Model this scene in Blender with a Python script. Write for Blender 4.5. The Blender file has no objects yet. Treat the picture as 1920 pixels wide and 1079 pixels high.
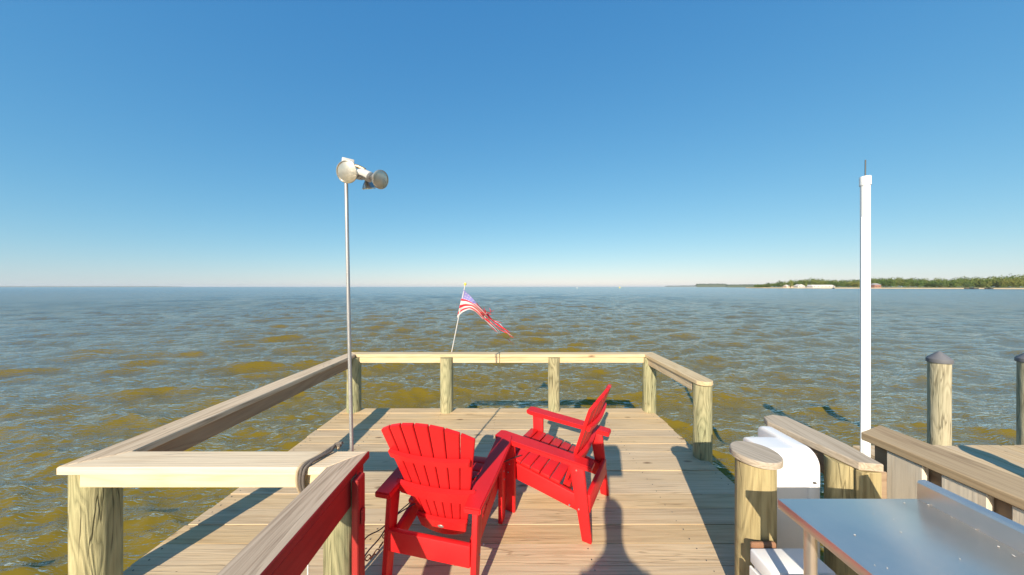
import bpy, bmesh, math, random
import numpy as np
from mathutils import Vector, Matrix, noise

random.seed(7)
np.random.seed(7)
scene = bpy.context.scene
C = scene.collection

# ------------------------------------------------------------------ camera
CAM_H = 1.56
cam_d = bpy.data.cameras.new('camera')
cam = bpy.data.objects.new('camera', cam_d)
C.objects.link(cam)
cam.location = (0, 0, CAM_H)
cam.rotation_euler = (math.radians(90), 0, 0)
cam_d.sensor_width = 36.0
cam_d.lens = 36.0 * 575.0 / 1920.0
cam_d.shift_y = -0.0008
cam_d.clip_start = 0.02
cam_d.clip_end = 60000
scene.camera = cam

# ------------------------------------------------------------------ world, sun
SUN_DIR = Vector((-0.56, -1.86, 1.0)).normalized()      # towards the sun
elev = math.asin(SUN_DIR.z)
azim = math.atan2(SUN_DIR.x, SUN_DIR.y)
world = bpy.data.worlds.new('World')
scene.world = world
world.use_nodes = True
wn = world.node_tree
bg = wn.nodes['Background']
sky = wn.nodes.new('ShaderNodeTexSky')
sky.sky_type = 'NISHITA'
sky.sun_disc = False
sky.sun_elevation = elev
sky.sun_rotation = azim
sky.altitude = 0
sky.air_density = 1.0
sky.dust_density = 0.12
sky.ozone_density = 2.6
# one even response curve per channel over the whole sky (the photograph's compressed, deep blue rendering)
sep_ = wn.nodes.new('ShaderNodeSeparateColor')
cmb_ = wn.nodes.new('ShaderNodeCombineColor')
wn.links.new(sky.outputs[0], sep_.inputs[0])
for ch, (gain, gam) in enumerate(((0.415, 1.02), (1.05, 0.625), (1.97, 0.365))):
    pw = wn.nodes.new('ShaderNodeMath'); pw.operation = 'POWER'; pw.inputs[1].default_value = gam
    ml = wn.nodes.new('ShaderNodeMath'); ml.operation = 'MULTIPLY'; ml.inputs[1].default_value = gain
    wn.links.new(sep_.outputs[ch], pw.inputs[0]); wn.links.new(pw.outputs[0], ml.inputs[0]); wn.links.new(ml.outputs[0], cmb_.inputs[ch])
wn.links.new(cmb_.outputs[0], bg.inputs['Color'])
bg.inputs['Strength'].default_value = 0.137

sl = bpy.data.lights.new('sun', 'SUN')
sl.energy = 5.0
sl.angle = math.radians(0.5)
sl.color = (1.0, 0.88, 0.71)
sun = bpy.data.objects.new('sun', sl)
C.objects.link(sun)
sun.rotation_euler = SUN_DIR.to_track_quat('Z', 'Y').to_euler()
sun.location = (-10, -30, 20)

scene.view_settings.view_transform = 'Standard'
scene.view_settings.look = 'None'
scene.view_settings.exposure = 0.60
scene.view_settings.gamma = 1.0
scene.view_settings.use_curve_mapping = False
scene.render.film_transparent = False
scene.cycles.use_denoising = True
scene.cycles.max_bounces = 8

# ------------------------------------------------------------------ materials
def new_mat(name):
    m = bpy.data.materials.new(name)
    m.use_nodes = True
    nt = m.node_tree
    for n in list(nt.nodes):
        nt.nodes.remove(n)
    out = nt.nodes.new('ShaderNodeOutputMaterial')
    b = nt.nodes.new('ShaderNodeBsdfPrincipled')
    nt.links.new(b.outputs[0], out.inputs['Surface'])
    return m, nt, b

def N(nt, t, **kw):
    n = nt.nodes.new(t)
    for k, v in kw.items():
        setattr(n, k, v)
    return n

def inp(n, d):
    for k, v in d.items():
        n.inputs[k].default_value = v
    return n

def mixc(nt, a, b, fac, mode='MIX'):
    n = nt.nodes.new('ShaderNodeMix')
    n.data_type = 'RGBA'
    n.blend_type = mode
    for sock, v in ((n.inputs[6], a), (n.inputs[7], b), (n.inputs[0], fac)):
        if isinstance(v, bpy.types.NodeSocket):
            nt.links.new(v, sock)
        elif isinstance(v, (int, float)):
            sock.default_value = v
        else:
            sock.default_value = (*v, 1.0)
    return n.outputs[2]

def mth(nt, op, a, b=None, c=None, clamp=False):
    n = nt.nodes.new('ShaderNodeMath')
    n.operation = op
    n.use_clamp = clamp
    for i, v in enumerate((a, b, c)):
        if v is None:
            continue
        if isinstance(v, bpy.types.NodeSocket):
            nt.links.new(v, n.inputs[i])
        else:
            n.inputs[i].default_value = v
    return n.outputs[0]

def ramp(nt, fac, stops):
    n = nt.nodes.new('ShaderNodeValToRGB')
    nt.links.new(fac, n.inputs[0])
    els = n.color_ramp.elements
    while len(els) < len(stops):
        els.new(0.5)
    for e, (p, c) in zip(els, stops):
        e.position = p
        e.color = (*c, 1.0) if not isinstance(c, (int, float)) else (c, c, c, 1.0)
    return n.outputs[0]

def plain(name, col, rough=0.5, metal=0.0, var=0.06, scale=6.0, bump=0.0, bscale=60.0, spec=0.5):
    m, nt, b = new_mat(name)
    tc = N(nt, 'ShaderNodeTexCoord')
    nz = inp(N(nt, 'ShaderNodeTexNoise'), {'Scale': scale, 'Detail': 5.0, 'Roughness': 0.6})
    nt.links.new(tc.outputs['Object'], nz.inputs['Vector'])
    hi = tuple(min(1, c * (1 + var)) for c in col)
    lo = tuple(c * (1 - var) for c in col)
    c = mixc(nt, lo, hi, nz.outputs['Fac'])
    nt.links.new(c, b.inputs['Base Color'])
    inp(b, {'Roughness': rough, 'Metallic': metal, 'Specular IOR Level': spec})
    if bump:
        n2 = inp(N(nt, 'ShaderNodeTexNoise'), {'Scale': bscale, 'Detail': 4.0})
        nt.links.new(tc.outputs['Object'], n2.inputs['Vector'])
        bp = inp(N(nt, 'ShaderNodeBump'), {'Strength': bump, 'Distance': 0.003})
        nt.links.new(n2.outputs['Fac'], bp.inputs['Height'])
        nt.links.new(bp.outputs[0], b.inputs['Normal'])
    return m

def wood(name, light, dark, knot=(0.10, 0.045, 0.018), axis=0, rough=0.75, stain=None, stain_amt=0.35,
         contrast=1.0, knots=0.5, rings=9.0, bump=0.35, rnd=0.18, kscale=1.0, fig=(0.75, 6.5), figw=0.30, cracks=0.0):
    """timber whose grain runs along the object's local axis"""
    m, nt, b = new_mat(name)
    tc = N(nt, 'ShaderNodeTexCoord')
    oi = N(nt, 'ShaderNodeObjectInfo')
    off = mth(nt, 'MULTIPLY', oi.outputs['Random'], 53.7)
    cmb = N(nt, 'ShaderNodeCombineXYZ')
    for i in range(3):
        nt.links.new(off, cmb.inputs[i])
    add = N(nt, 'ShaderNodeVectorMath', operation='ADD')
    nt.links.new(tc.outputs['Object'], add.inputs[0])
    nt.links.new(cmb.outputs[0], add.inputs[1])
    def mapped(lng, crs):
        mp = N(nt, 'ShaderNodeMapping')
        s = [crs, crs, crs]
        s[axis] = lng
        mp.inputs['Scale'].default_value = s
        nt.links.new(add.outputs[0], mp.inputs['Vector'])
        return mp.outputs[0]
    # broad figure: contour lines of a stretched noise
    n1 = inp(N(nt, 'ShaderNodeTexNoise'), {'Scale': 1.0, 'Detail': 2.0, 'Roughness': 0.45, 'Distortion': 0.3})
    nt.links.new(mapped(*fig), n1.inputs['Vector'])
    fr = mth(nt, 'FRACT', mth(nt, 'MULTIPLY', n1.outputs['Fac'], rings))
    tri = mth(nt, 'ABSOLUTE', mth(nt, 'SUBTRACT', mth(nt, 'MULTIPLY', fr, 2.0), 1.0))
    # fine fibres
    n2 = inp(N(nt, 'ShaderNodeTexNoise'), {'Scale': 1.0, 'Detail': 7.0, 'Roughness': 0.7})
    nt.links.new(mapped(3.5, 120.0), n2.inputs['Vector'])
    # blotches
    n3 = inp(N(nt, 'ShaderNodeTexNoise'), {'Scale': 1.0, 'Detail': 4.0, 'Roughness': 0.6})
    nt.links.new(mapped(1.3, 5.0), n3.inputs['Vector'])
    # knots
    vo = inp(N(nt, 'ShaderNodeTexVoronoi'), {'Scale': 1.0, 'Randomness': 1.0})
    nt.links.new(mapped(1.7 * kscale, 4.2 * kscale), vo.inputs['Vector'])
    sep = N(nt, 'ShaderNodeSeparateColor')
    nt.links.new(vo.outputs['Color'], sep.inputs[0])
    n4 = inp(N(nt, 'ShaderNodeTexNoise'), {'Scale': 1.0, 'Detail': 3.0})
    nt.links.new(mapped(30.0, 60.0), n4.inputs['Vector'])
    dist = mth(nt, 'ADD', vo.outputs['Distance'], mth(nt, 'MULTIPLY', mth(nt, 'SUBTRACT', n4.outputs['Fac'], 0.5), 0.06))
    kn = mth(nt, 'SUBTRACT', 1.0, mth(nt, 'DIVIDE', dist, 0.10), clamp=True)
    sel = mth(nt, 'LESS_THAN', sep.outputs[0], knots)
    kn = mth(nt, 'MULTIPLY', mth(nt, 'POWER', kn, 0.6), sel)
    g = mth(nt, 'ADD', mth(nt, 'MULTIPLY', tri, figw), mth(nt, 'MULTIPLY', n2.outputs['Fac'], 0.75))
    g = mth(nt, 'ADD', g, mth(nt, 'MULTIPLY', n3.outputs['Fac'], 0.45))
    g = mth(nt, 'ADD', mth(nt, 'MULTIPLY', mth(nt, 'SUBTRACT', g, 0.75), 1.25 * contrast), 0.5, clamp=True)
    col = ramp(nt, g, [(0.0, dark), (0.45, tuple(0.35 * d + 0.65 * l for d, l in zip(dark, light))), (1.0, light)])
    if stain:
        n5 = inp(N(nt, 'ShaderNodeTexNoise'), {'Scale': 1.0, 'Detail': 3.0, 'Roughness': 0.55})
        nt.links.new(mapped(1.0, 3.0), n5.inputs['Vector'])
        sf = mth(nt, 'MULTIPLY', mth(nt, 'SUBTRACT', n5.outputs['Fac'], 0.38), 3.2, clamp=True)
        col = mixc(nt, col, stain, mth(nt, 'MULTIPLY', sf, stain_amt))
    # every board its own tone
    v = mth(nt, 'ADD', mth(nt, 'MULTIPLY', mth(nt, 'FRACT', mth(nt, 'MULTIPLY', oi.outputs['Random'], 7.31)), 2 * rnd), 1 - rnd)
    hs = N(nt, 'ShaderNodeHueSaturation')
    nt.links.new(v, hs.inputs['Value'])
    nt.links.new(mth(nt, 'ADD', mth(nt, 'MULTIPLY', mth(nt, 'FRACT', mth(nt, 'MULTIPLY', oi.outputs['Random'], 13.7)), 0.16), 0.92), hs.inputs['Saturation'])
    nt.links.new(col, hs.inputs['Color'])
    col = mixc(nt, hs.outputs[0], knot, mth(nt, 'MULTIPLY', kn, 0.9))
    # small dark specks: nail heads, weathering pits
    v2 = inp(N(nt, 'ShaderNodeTexVoronoi'), {'Scale': 1.0})
    nt.links.new(mapped(5.0, 16.0), v2.inputs['Vector'])
    sp2 = N(nt, 'ShaderNodeSeparateColor')
    nt.links.new(v2.outputs['Color'], sp2.inputs[0])
    spk = mth(nt, 'MULTIPLY', mth(nt, 'LESS_THAN', v2.outputs['Distance'], 0.07), mth(nt, 'LESS_THAN', sp2.outputs[1], 0.16))
    col = mixc(nt, col, tuple(c * 0.6 for c in knot), mth(nt, 'MULTIPLY', spk, 0.8))
    h = mth(nt, 'SUBTRACT', g, mth(nt, 'MULTIPLY', kn, 0.3))
    if cracks:
        n6 = inp(N(nt, 'ShaderNodeTexNoise'), {'Scale': 1.0, 'Detail': 3.0, 'Roughness': 0.5, 'Distortion': 0.2})
        nt.links.new(mapped(0.9, 17.0), n6.inputs['Vector'])
        ln = mth(nt, 'ABSOLUTE', mth(nt, 'SUBTRACT', n6.outputs['Fac'], 0.5))
        ln = mth(nt, 'SUBTRACT', 1.0, mth(nt, 'DIVIDE', ln, 0.018), clamp=True)
        n7 = inp(N(nt, 'ShaderNodeTexNoise'), {'Scale': 1.0, 'Detail': 2.0})
        nt.links.new(mapped(2.5, 6.0), n7.inputs['Vector'])
        ln = mth(nt, 'MULTIPLY', ln, mth(nt, 'MULTIPLY', mth(nt, 'SUBTRACT', n7.outputs['Fac'], 0.42), 6.0, clamp=True))
        col = mixc(nt, col, tuple(c * 0.5 for c in dark), mth(nt, 'MULTIPLY', ln, cracks))
        h = mth(nt, 'SUBTRACT', h, mth(nt, 'MULTIPLY', ln, cracks * 1.5))
    nt.links.new(col, b.inputs['Base Color'])
    inp(b, {'Roughness': rough, 'Specular IOR Level': 0.25})
    bp = inp(N(nt, 'ShaderNodeBump'), {'Strength': bump, 'Distance': 0.004})
    nt.links.new(h, bp.inputs['Height'])
    nt.links.new(bp.outputs[0], b.inputs['Normal'])
    return m

M = {}
M['deck'] = wood('deck_pine', (0.70, 0.53, 0.32), (0.40, 0.265, 0.135), axis=0, stain=(0.46, 0.36, 0.25), stain_amt=0.45, rnd=0.06, knots=0.75, contrast=1.2, fig=(0.5, 13.0), figw=0.24, rings=7.0, cracks=0.5, kscale=1.25)
M['rail'] = wood('rail_pine', (0.70, 0.56, 0.36), (0.46, 0.31, 0.15), axis=0, knots=0.4, rnd=0.08)
M['rail_fresh'] = wood('rail_fresh_pine', (0.80, 0.64, 0.36), (0.58, 0.40, 0.17), axis=0, knots=0.35, rnd=0.05)
M['rail_pale'] = wood('rail_pale_pine', (0.80, 0.66, 0.47), (0.52, 0.38, 0.24), axis=0, knots=0.5, rnd=0.04, fig=(0.5, 11.0), figw=0.25, cracks=0.3)
M['rail_tan'] = wood('rail_tan', (0.72, 0.56, 0.38), (0.32, 0.215, 0.125), axis=0, stain=(0.52, 0.42, 0.31), stain_amt=0.3, rnd=0.06, contrast=1.2, fig=(0.5, 12.0), cracks=0.5)
M['rail_drift'] = wood('rail_driftwood', (0.56, 0.46, 0.34), (0.27, 0.20, 0.13), axis=0, stain=(0.44, 0.37, 0.29), stain_amt=0.4, rnd=0.05, contrast=1.2, fig=(0.5, 14.0), cracks=0.6)
M['rail_grey'] = wood('rail_weathered', (0.60, 0.47, 0.34), (0.25, 0.17, 0.11), axis=0, stain=(0.46, 0.36, 0.27), stain_amt=0.4, rnd=0.08, contrast=1.25, fig=(0.5, 12.0), cracks=0.5)
M['rail_brown'] = wood('rail_brown', (0.42, 0.30, 0.19), (0.17, 0.10, 0.06), axis=0, rnd=0.10)
M['cap_amber'] = wood('cap_amber', (0.52, 0.38, 0.22), (0.25, 0.155, 0.08), axis=0, rnd=0.05, fig=(0.5, 14.0), cracks=0.5)
M['post'] = wood('post_green_pine', (0.50, 0.44, 0.25), (0.11, 0.095, 0.045), knot=(0.20, 0.06, 0.02), axis=2, stain=(0.25, 0.29, 0.165), stain_amt=0.6, rings=14.0, knots=0.5, rnd=0.08, bump=0.9, contrast=1.35, kscale=1.5, fig=(1.3, 8.0), figw=0.36, cracks=0.8)
M['post_yellow'] = wood('post_yellow_pine', (0.50, 0.40, 0.20), (0.18, 0.13, 0.055), axis=2, stain=(0.38, 0.36, 0.20), stain_amt=0.45, rings=10.0, knots=0.4, rnd=0.06, bump=0.6, contrast=1.25, fig=(1.1, 8.0), cracks=0.6, kscale=1.5)
M['piling'] = wood('piling_pine', (0.50, 0.44, 0.30), (0.20, 0.165, 0.10), axis=2, stain=(0.30, 0.30, 0.19), stain_amt=0.4, knots=0.45, rnd=0.08, bump=0.8, contrast=1.3, kscale=1.6, fig=(1.2, 8.0), cracks=0.8)
M['picket'] = wood('picket_pine', (0.84, 0.74, 0.58), (0.56, 0.44, 0.30), axis=0, knots=0.3, rnd=0.08, contrast=0.8)
M['red_wood'] = wood('red_timber', (0.40, 0.034, 0.030), (0.22, 0.020, 0.018), knot=(0.10, 0.012, 0.010), axis=0, knots=0.2, rnd=0.04, rough=0.55, bump=0.2)  # red wood tone for the near rail's inner face, cap edge and post board
M['red'] = plain('red_plastic_lumber', (0.64, 0.016, 0.018), rough=0.45, var=0.14, scale=5, bump=0.08, bscale=180, spec=0.28)
M['white_plastic'] = plain('white_plastic', (0.80, 0.79, 0.76), rough=0.38, var=0.03)
M['white_gel'] = plain('white_gelcoat', (0.80, 0.78, 0.76), rough=0.3, var=0.03, scale=4)
M['galv'] = plain('galvanised_steel', (0.40, 0.385, 0.37), rough=0.45, metal=0.6, var=0.12, scale=25)
M['white_metal'] = plain('white_painted_metal', (0.50, 0.48, 0.45), rough=0.45, var=0.06, scale=30)
M['dark_metal'] = plain('dark_metal', (0.10, 0.10, 0.10), rough=0.5, metal=0.6)
M['brass'] = plain('worn_brass', (0.55, 0.40, 0.22), rough=0.4, metal=0.8, var=0.2, scale=60)
M['gold'] = plain('gold_plastic', (0.80, 0.66, 0.10), rough=0.35)
M['rubber'] = plain('grey_pile_cap', (0.13, 0.13, 0.14), rough=0.55, var=0.15)
M['rope'] = plain('tan_rope', (0.40, 0.31, 0.20), rough=0.9, var=0.35, scale=120, bump=0.5, bscale=220)
M['rope_dark'] = plain('dark_rope', (0.12, 0.10, 0.085), rough=0.9, var=0.3, scale=120, bump=0.5, bscale=220)
M['rope_white'] = plain('white_cord', (0.66, 0.62, 0.55), rough=0.9, var=0.2, scale=150)
M['cable'] = plain('black_cable', (0.06, 0.045, 0.04), rough=0.5)
M['rust'] = plain('rusty_chain', (0.30, 0.16, 0.08), rough=0.75, var=0.4, scale=90)
M['flag_red'] = plain('flag_red_cloth', (0.58, 0.012, 0.030), rough=0.8, var=0.12, scale=20)
M['flag_white'] = plain('flag_white_cloth', (0.52, 0.48, 0.46), rough=0.8, var=0.05, scale=20)
M['flag_blue'] = plain('flag_faded_blue_cloth', (0.20, 0.18, 0.42), rough=0.8, var=0.2, scale=40)
M['lamp_silver'] = plain('bulb_silver', (0.42, 0.41, 0.39), rough=0.28, metal=0.9)
M['debris'] = plain('pale_flecks', (0.60, 0.56, 0.50), rough=0.8)
M['brown_strap'] = plain('brown_timber_block', (0.26, 0.13, 0.07), rough=0.8, var=0.3, scale=14)
M['skin'] = plain('skin', (0.50, 0.31, 0.22), rough=0.5)
M['shirt'] = plain('navy_cotton', (0.05, 0.07, 0.14), rough=0.9)
M['trousers'] = plain('khaki_cotton', (0.30, 0.25, 0.17), rough=0.9)
M['hair'] = plain('brown_hair', (0.06, 0.035, 0.02), rough=0.6)
M['black'] = plain('black_plastic', (0.02, 0.02, 0.022), rough=0.4)
M['roof_grey'] = plain('grey_roof', (0.30, 0.28, 0.27), rough=0.8)
M['roof_pale'] = plain('pale_roof', (0.62, 0.56, 0.50), rough=0.7)
M['house_white'] = plain('white_siding', (0.58, 0.56, 0.53), rough=0.6)
M['house_cream'] = plain('cream_siding', (0.70, 0.56, 0.42), rough=0.7)
M['house_brick'] = plain('red_brick_wall', (0.28, 0.14, 0.10), rough=0.8)
M['glass_dark'] = plain('dark_window', (0.04, 0.05, 0.06), rough=0.15)
M['sand'] = plain('beach_sand', (0.56, 0.44, 0.30), rough=0.9, var=0.1, scale=0.05)
M['grass'] = plain('lawn', (0.16, 0.19, 0.05), rough=0.9, var=0.3, scale=0.03)
M['bark'] = plain('bark', (0.10, 0.07, 0.05), rough=0.9)
M['far_land'] = plain('far_wooded_land', (0.07, 0.09, 0.06), rough=0.9, var=0.3, scale=0.01)

def foliage(name, a, b_):
    m, nt, b = new_mat(name)
    tc = N(nt, 'ShaderNodeTexCoord')
    n1 = inp(N(nt, 'ShaderNodeTexNoise'), {'Scale': 0.06, 'Detail': 3.0})
    nt.links.new(tc.outputs['Object'], n1.inputs['Vector'])
    n2 = inp(N(nt, 'ShaderNodeTexNoise'), {'Scale': 0.7, 'Detail': 2.0})
    nt.links.new(tc.outputs['Object'], n2.inputs['Vector'])
    f = mth(nt, 'ADD', mth(nt, 'MULTIPLY', mth(nt, 'SUBTRACT', n1.outputs['Fac'], 0.5), 3.0),
            mth(nt, 'MULTIPLY', n2.outputs['Fac'], 1.0), clamp=True)
    nt.links.new(mixc(nt, a, b_, f), b.inputs['Base Color'])
    inp(b, {'Roughness': 0.7, 'Specular IOR Level': 0.2})
    return m
M['leaf'] = foliage('leaf_mixed', (0.055, 0.115, 0.020), (0.19, 0.19, 0.04))
M['leaf_dark'] = foliage('leaf_dark', (0.04, 0.075, 0.025), (0.09, 0.12, 0.035))
M['leaf_light'] = foliage('leaf_light', (0.14, 0.18, 0.04), (0.21, 0.22, 0.05))

def steel():
    m, nt, b = new_mat('brushed_stainless')
    tc = N(nt, 'ShaderNodeTexCoord')
    mp = N(nt, 'ShaderNodeMapping')
    mp.inputs['Scale'].default_value = (900, 5, 5)
    nt.links.new(tc.outputs['Object'], mp.inputs['Vector'])
    n1 = inp(N(nt, 'ShaderNodeTexNoise'), {'Scale': 1.0, 'Detail': 4.0})
    nt.links.new(mp.outputs[0], n1.inputs['Vector'])
    n2 = inp(N(nt, 'ShaderNodeTexNoise'), {'Scale': 5.0, 'Detail': 5.0, 'Roughness': 0.6})
    nt.links.new(tc.outputs['Object'], n2.inputs['Vector'])
    r = mth(nt, 'ADD', mth(nt, 'MULTIPLY', n2.outputs['Fac'], 0.30), 0.18)
    nt.links.new(r, b.inputs['Roughness'])
    nt.links.new(mixc(nt, (0.60, 0.54, 0.48), (0.86, 0.77, 0.68), n2.outputs['Fac']), b.inputs['Base Color'])
    inp(b, {'Metallic': 0.86, 'Anisotropic': 0.3})
    n3 = inp(N(nt, 'ShaderNodeTexNoise'), {'Scale': 2.6, 'Detail': 1.0})
    nt.links.new(tc.outputs['Object'], n3.inputs['Vector'])
    h = mth(nt, 'ADD', mth(nt, 'MULTIPLY', n1.outputs['Fac'], 0.010), mth(nt, 'MULTIPLY', n3.outputs['Fac'], 1.2))
    bp = inp(N(nt, 'ShaderNodeBump'), {'Strength': 0.5, 'Distance': 0.02})
    nt.links.new(h, bp.inputs['Height'])
    nt.links.new(bp.outputs[0], b.inputs['Normal'])
    return m
M['steel'] = steel()

def lens_glass():
    m, nt, b = new_mat('ribbed_lamp_glass')
    tc = N(nt, 'ShaderNodeTexCoord')
    n1 = inp(N(nt, 'ShaderNodeTexNoise'), {'Scale': 18.0, 'Detail': 3.0})
    nt.links.new(tc.outputs['Object'], n1.inputs['Vector'])
    nt.links.new(mixc(nt, (0.40, 0.385, 0.36), (0.70, 0.60, 0.44), n1.outputs['Fac']), b.inputs['Base Color'])
    inp(b, {'Roughness': 0.25, 'Metallic': 0.7, 'Coat Weight': 1.0, 'Coat Roughness': 0.1})
    w = inp(N(nt, 'ShaderNodeTexVoronoi'), {'Scale': 60.0})
    nt.links.new(tc.outputs['Object'], w.inputs['Vector'])
    bp = inp(N(nt, 'ShaderNodeBump'), {'Strength': 0.15, 'Distance': 0.002})
    nt.links.new(w.outputs['Distance'], bp.inputs['Height'])
    nt.links.new(bp.outputs[0], b.inputs['Normal'])
    return m
M['lens'] = lens_glass()

# ------------------------------------------------------------------ helpers
def tag(o, label=None, cat=None, group=None, kind=None):
    if label: o['label'] = label
    if cat: o['category'] = cat
    if group: o['group'] = group
    if kind: o['kind'] = kind
    return o

WL = {}
def empty(name, loc, label=None, cat=None, group=None, kind=None):
    o = bpy.data.objects.new(name, None)
    o.empty_display_size = 0.1
    C.objects.link(o)
    o.location = loc
    WL[o] = Vector(loc)
    return tag(o, label, cat, group, kind)

def link(name, mesh, mat, parent=None, loc=(0, 0, 0), rot=None):
    o = bpy.data.objects.new(name, mesh)
    C.objects.link(o)
    if mat is not None:
        if len(mesh.materials):
            mesh.materials.clear()
        for mm in (mat if isinstance(mat, (list, tuple)) else [mat]):
            mesh.materials.append(mm)
    loc = Vector(loc)
    WL[o] = loc
    if parent is not None:
        o.parent = parent
        o.location = loc - WL[parent]
    else:
        o.location = loc
    if rot is not None:
        o.rotation_euler = rot
    return o

def to_mesh(bm, name, smooth=False, angle=None):
    bmesh.ops.recalc_face_normals(bm, faces=bm.faces[:])
    me = bpy.data.meshes.new(name)
    if smooth:
        for f in bm.faces:
            f.smooth = True
        if angle:
            for e in bm.edges:
                if len(e.link_faces) == 2 and e.calc_face_angle(0) > angle:
                    e.smooth = False
    bm.to_mesh(me)
    bm.free()
    return me

def bm_box(sx, sy, sz, bev=0.0, seg=1, c=(0, 0, 0)):
    bm = bmesh.new()
    bmesh.ops.create_cube(bm, size=1.0)
    bmesh.ops.scale(bm, vec=(sx, sy, sz), verts=bm.verts)
    bmesh.ops.translate(bm, vec=c, verts=bm.verts)
    if bev:
        bmesh.ops.bevel(bm, geom=bm.edges[:], offset=bev, segments=seg, profile=0.5, affect='EDGES')
    return bm

def box(name, x0, x1, y0, y1, z0, z1, mat, parent=None, bev=0.003, seg=1, smooth=False):
    bm = bm_box(x1 - x0, y1 - y0, z1 - z0, bev, seg)
    return link(name, to_mesh(bm, name, smooth, 0.7 if smooth else None), mat, parent, ((x0 + x1) / 2, (y0 + y1) / 2, (z0 + z1) / 2))

def plank(name, p0, p1, w, t, mat, parent=None, bev=0.004, roll=0.0):
    """board from p0 to p1, length on its local X, width w across, thickness t up"""
    p0, p1 = Vector(p0), Vector(p1)
    d = p1 - p0
    bm = bm_box(d.length, w, t, bev)
    me = to_mesh(bm, name)
    ang = math.atan2(d.y, d.x)
    pit = -math.asin(max(-1, min(1, d.z / d.length)))
    return link(name, me, mat, parent, (p0 + p1) / 2, (roll, pit, ang))

def prism(name, pts, z0, z1, mat, parent=None, ang=0.0, bev=0.004, red=None):
    """flat board of any outline; grain along direction ang"""
    cx = sum(p[0] for p in pts) / len(pts); cy = sum(p[1] for p in pts) / len(pts); cz = (z0 + z1) / 2
    ca, sa = math.cos(-ang), math.sin(-ang)
    loc = [((x - cx) * ca - (y - cy) * sa, (x - cx) * sa + (y - cy) * ca) for x, y in pts]
    bm = bmesh.new()
    lo = [bm.verts.new((x, y, z0 - cz)) for x, y in loc]
    f = bm.faces.new(lo)
    r = bmesh.ops.extrude_face_region(bm, geom=[f])
    bmesh.ops.translate(bm, vec=(0, 0, z1 - z0), verts=[v for v in r['geom'] if isinstance(v, bmesh.types.BMVert)])
    if bev:
        bmesh.ops.bevel(bm, geom=bm.edges[:], offset=bev, segments=1, affect='EDGES')
    if red:
        bmesh.ops.recalc_face_normals(bm, faces=bm.faces[:])
        R = Matrix.Rotation(ang, 3, 'Z')
        for f in bm.faces:
            if (R @ f.normal).x > 0.6:
                f.material_index = 1
    return link(name, to_mesh(bm, name), [mat, red] if red else mat, parent, (cx, cy, cz), (0, 0, ang))

def yz_plate(name, pts, x0, x1, mat, parent=None, bev=0.006, seg=2):
    """plate cut in the y-z plane, given thickness along x"""
    bm = bmesh.new()
    vs = [bm.verts.new((x0, y, z)) for y, z in pts]
    f = bm.faces.new(vs)
    r = bmesh.ops.extrude_face_region(bm, geom=[f])
    bmesh.ops.translate(bm, vec=(x1 - x0, 0, 0), verts=[v for v in r['geom'] if isinstance(v, bmesh.types.BMVert)])
    if bev:
        bmesh.ops.bevel(bm, geom=bm.edges[:], offset=bev, segments=seg, affect='EDGES', profile=0.5)
    return link(name, to_mesh(bm, name, True, 0.6), mat, parent, WL[parent] if parent else (0, 0, 0))

def tube_bm(pts, r, seg=8, bm=None, caps=True):
    bm = bm or bmesh.new()
    pts = [Vector(p) for p in pts]
    rs = r if isinstance(r, (list, tuple)) else [r] * len(pts)
    prev = None
    rings = []
    t0 = (pts[1] - pts[0]).normalized()
    up = Vector((0, 0, 1)) if abs(t0.z) < 0.9 else Vector((1, 0, 0))
    nrm = t0.cross(up).normalized()
    for i, p in enumerate(pts):
        t = (pts[min(i + 1, len(pts) - 1)] - pts[max(i - 1, 0)]).normalized()
        nrm = (nrm - t * nrm.dot(t)).normalized()
        bi = t.cross(nrm)
        ring = [bm.verts.new(p + (nrm * math.cos(a) + bi * math.sin(a)) * rs[i]) for a in (2 * math.pi * k / seg for k in range(seg))]
        if prev:
            for k in range(seg):
                bm.faces.new((prev[k], prev[(k + 1) % seg], ring[(k + 1) % seg], ring[k]))
        prev = ring
        rings.append(ring)
    if caps:
        bm.faces.new(rings[0][::-1])
        bm.faces.new(rings[-1])
    return bm

def tube(name, pts, r, mat, parent=None, seg=10):
    p0 = Vector(pts[0])
    bm = tube_bm([Vector(p) - p0 for p in pts], r, seg)
    return link(name, to_mesh(bm, name, True, 0.9), mat, parent, p0)

def lathe_bm(prof, seg=24):
    bm = bmesh.new()
    prev = None
    for r, z in prof:
        if r < 1e-6:
            ring = [bm.verts.new((0, 0, z))]
        else:
            ring = [bm.verts.new((r * math.cos(a), r * math.sin(a), z)) for a in (2 * math.pi * k / seg for k in range(seg))]
        if prev:
            for k in range(seg):
                a, b = prev[k % len(prev)], prev[(k + 1) % len(prev)]
                c, d = ring[(k + 1) % len(ring)], ring[k % len(ring)]
                vs = []
                for v in (a, b, c, d):
                    if v not in vs: vs.append(v)
                if len(vs) > 2:
                    bm.faces.new(vs)
        prev = ring
    return bm

def lathe(name, prof, mat, parent=None, loc=(0, 0, 0), direction=None, seg=24, sharp=0.6):
    me = to_mesh(lathe_bm(prof, seg), name, True, sharp)
    rot = Vector(direction).to_track_quat('Z', 'Y').to_euler() if direction is not None else None
    return link(name, me, mat, parent, loc, rot)

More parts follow.
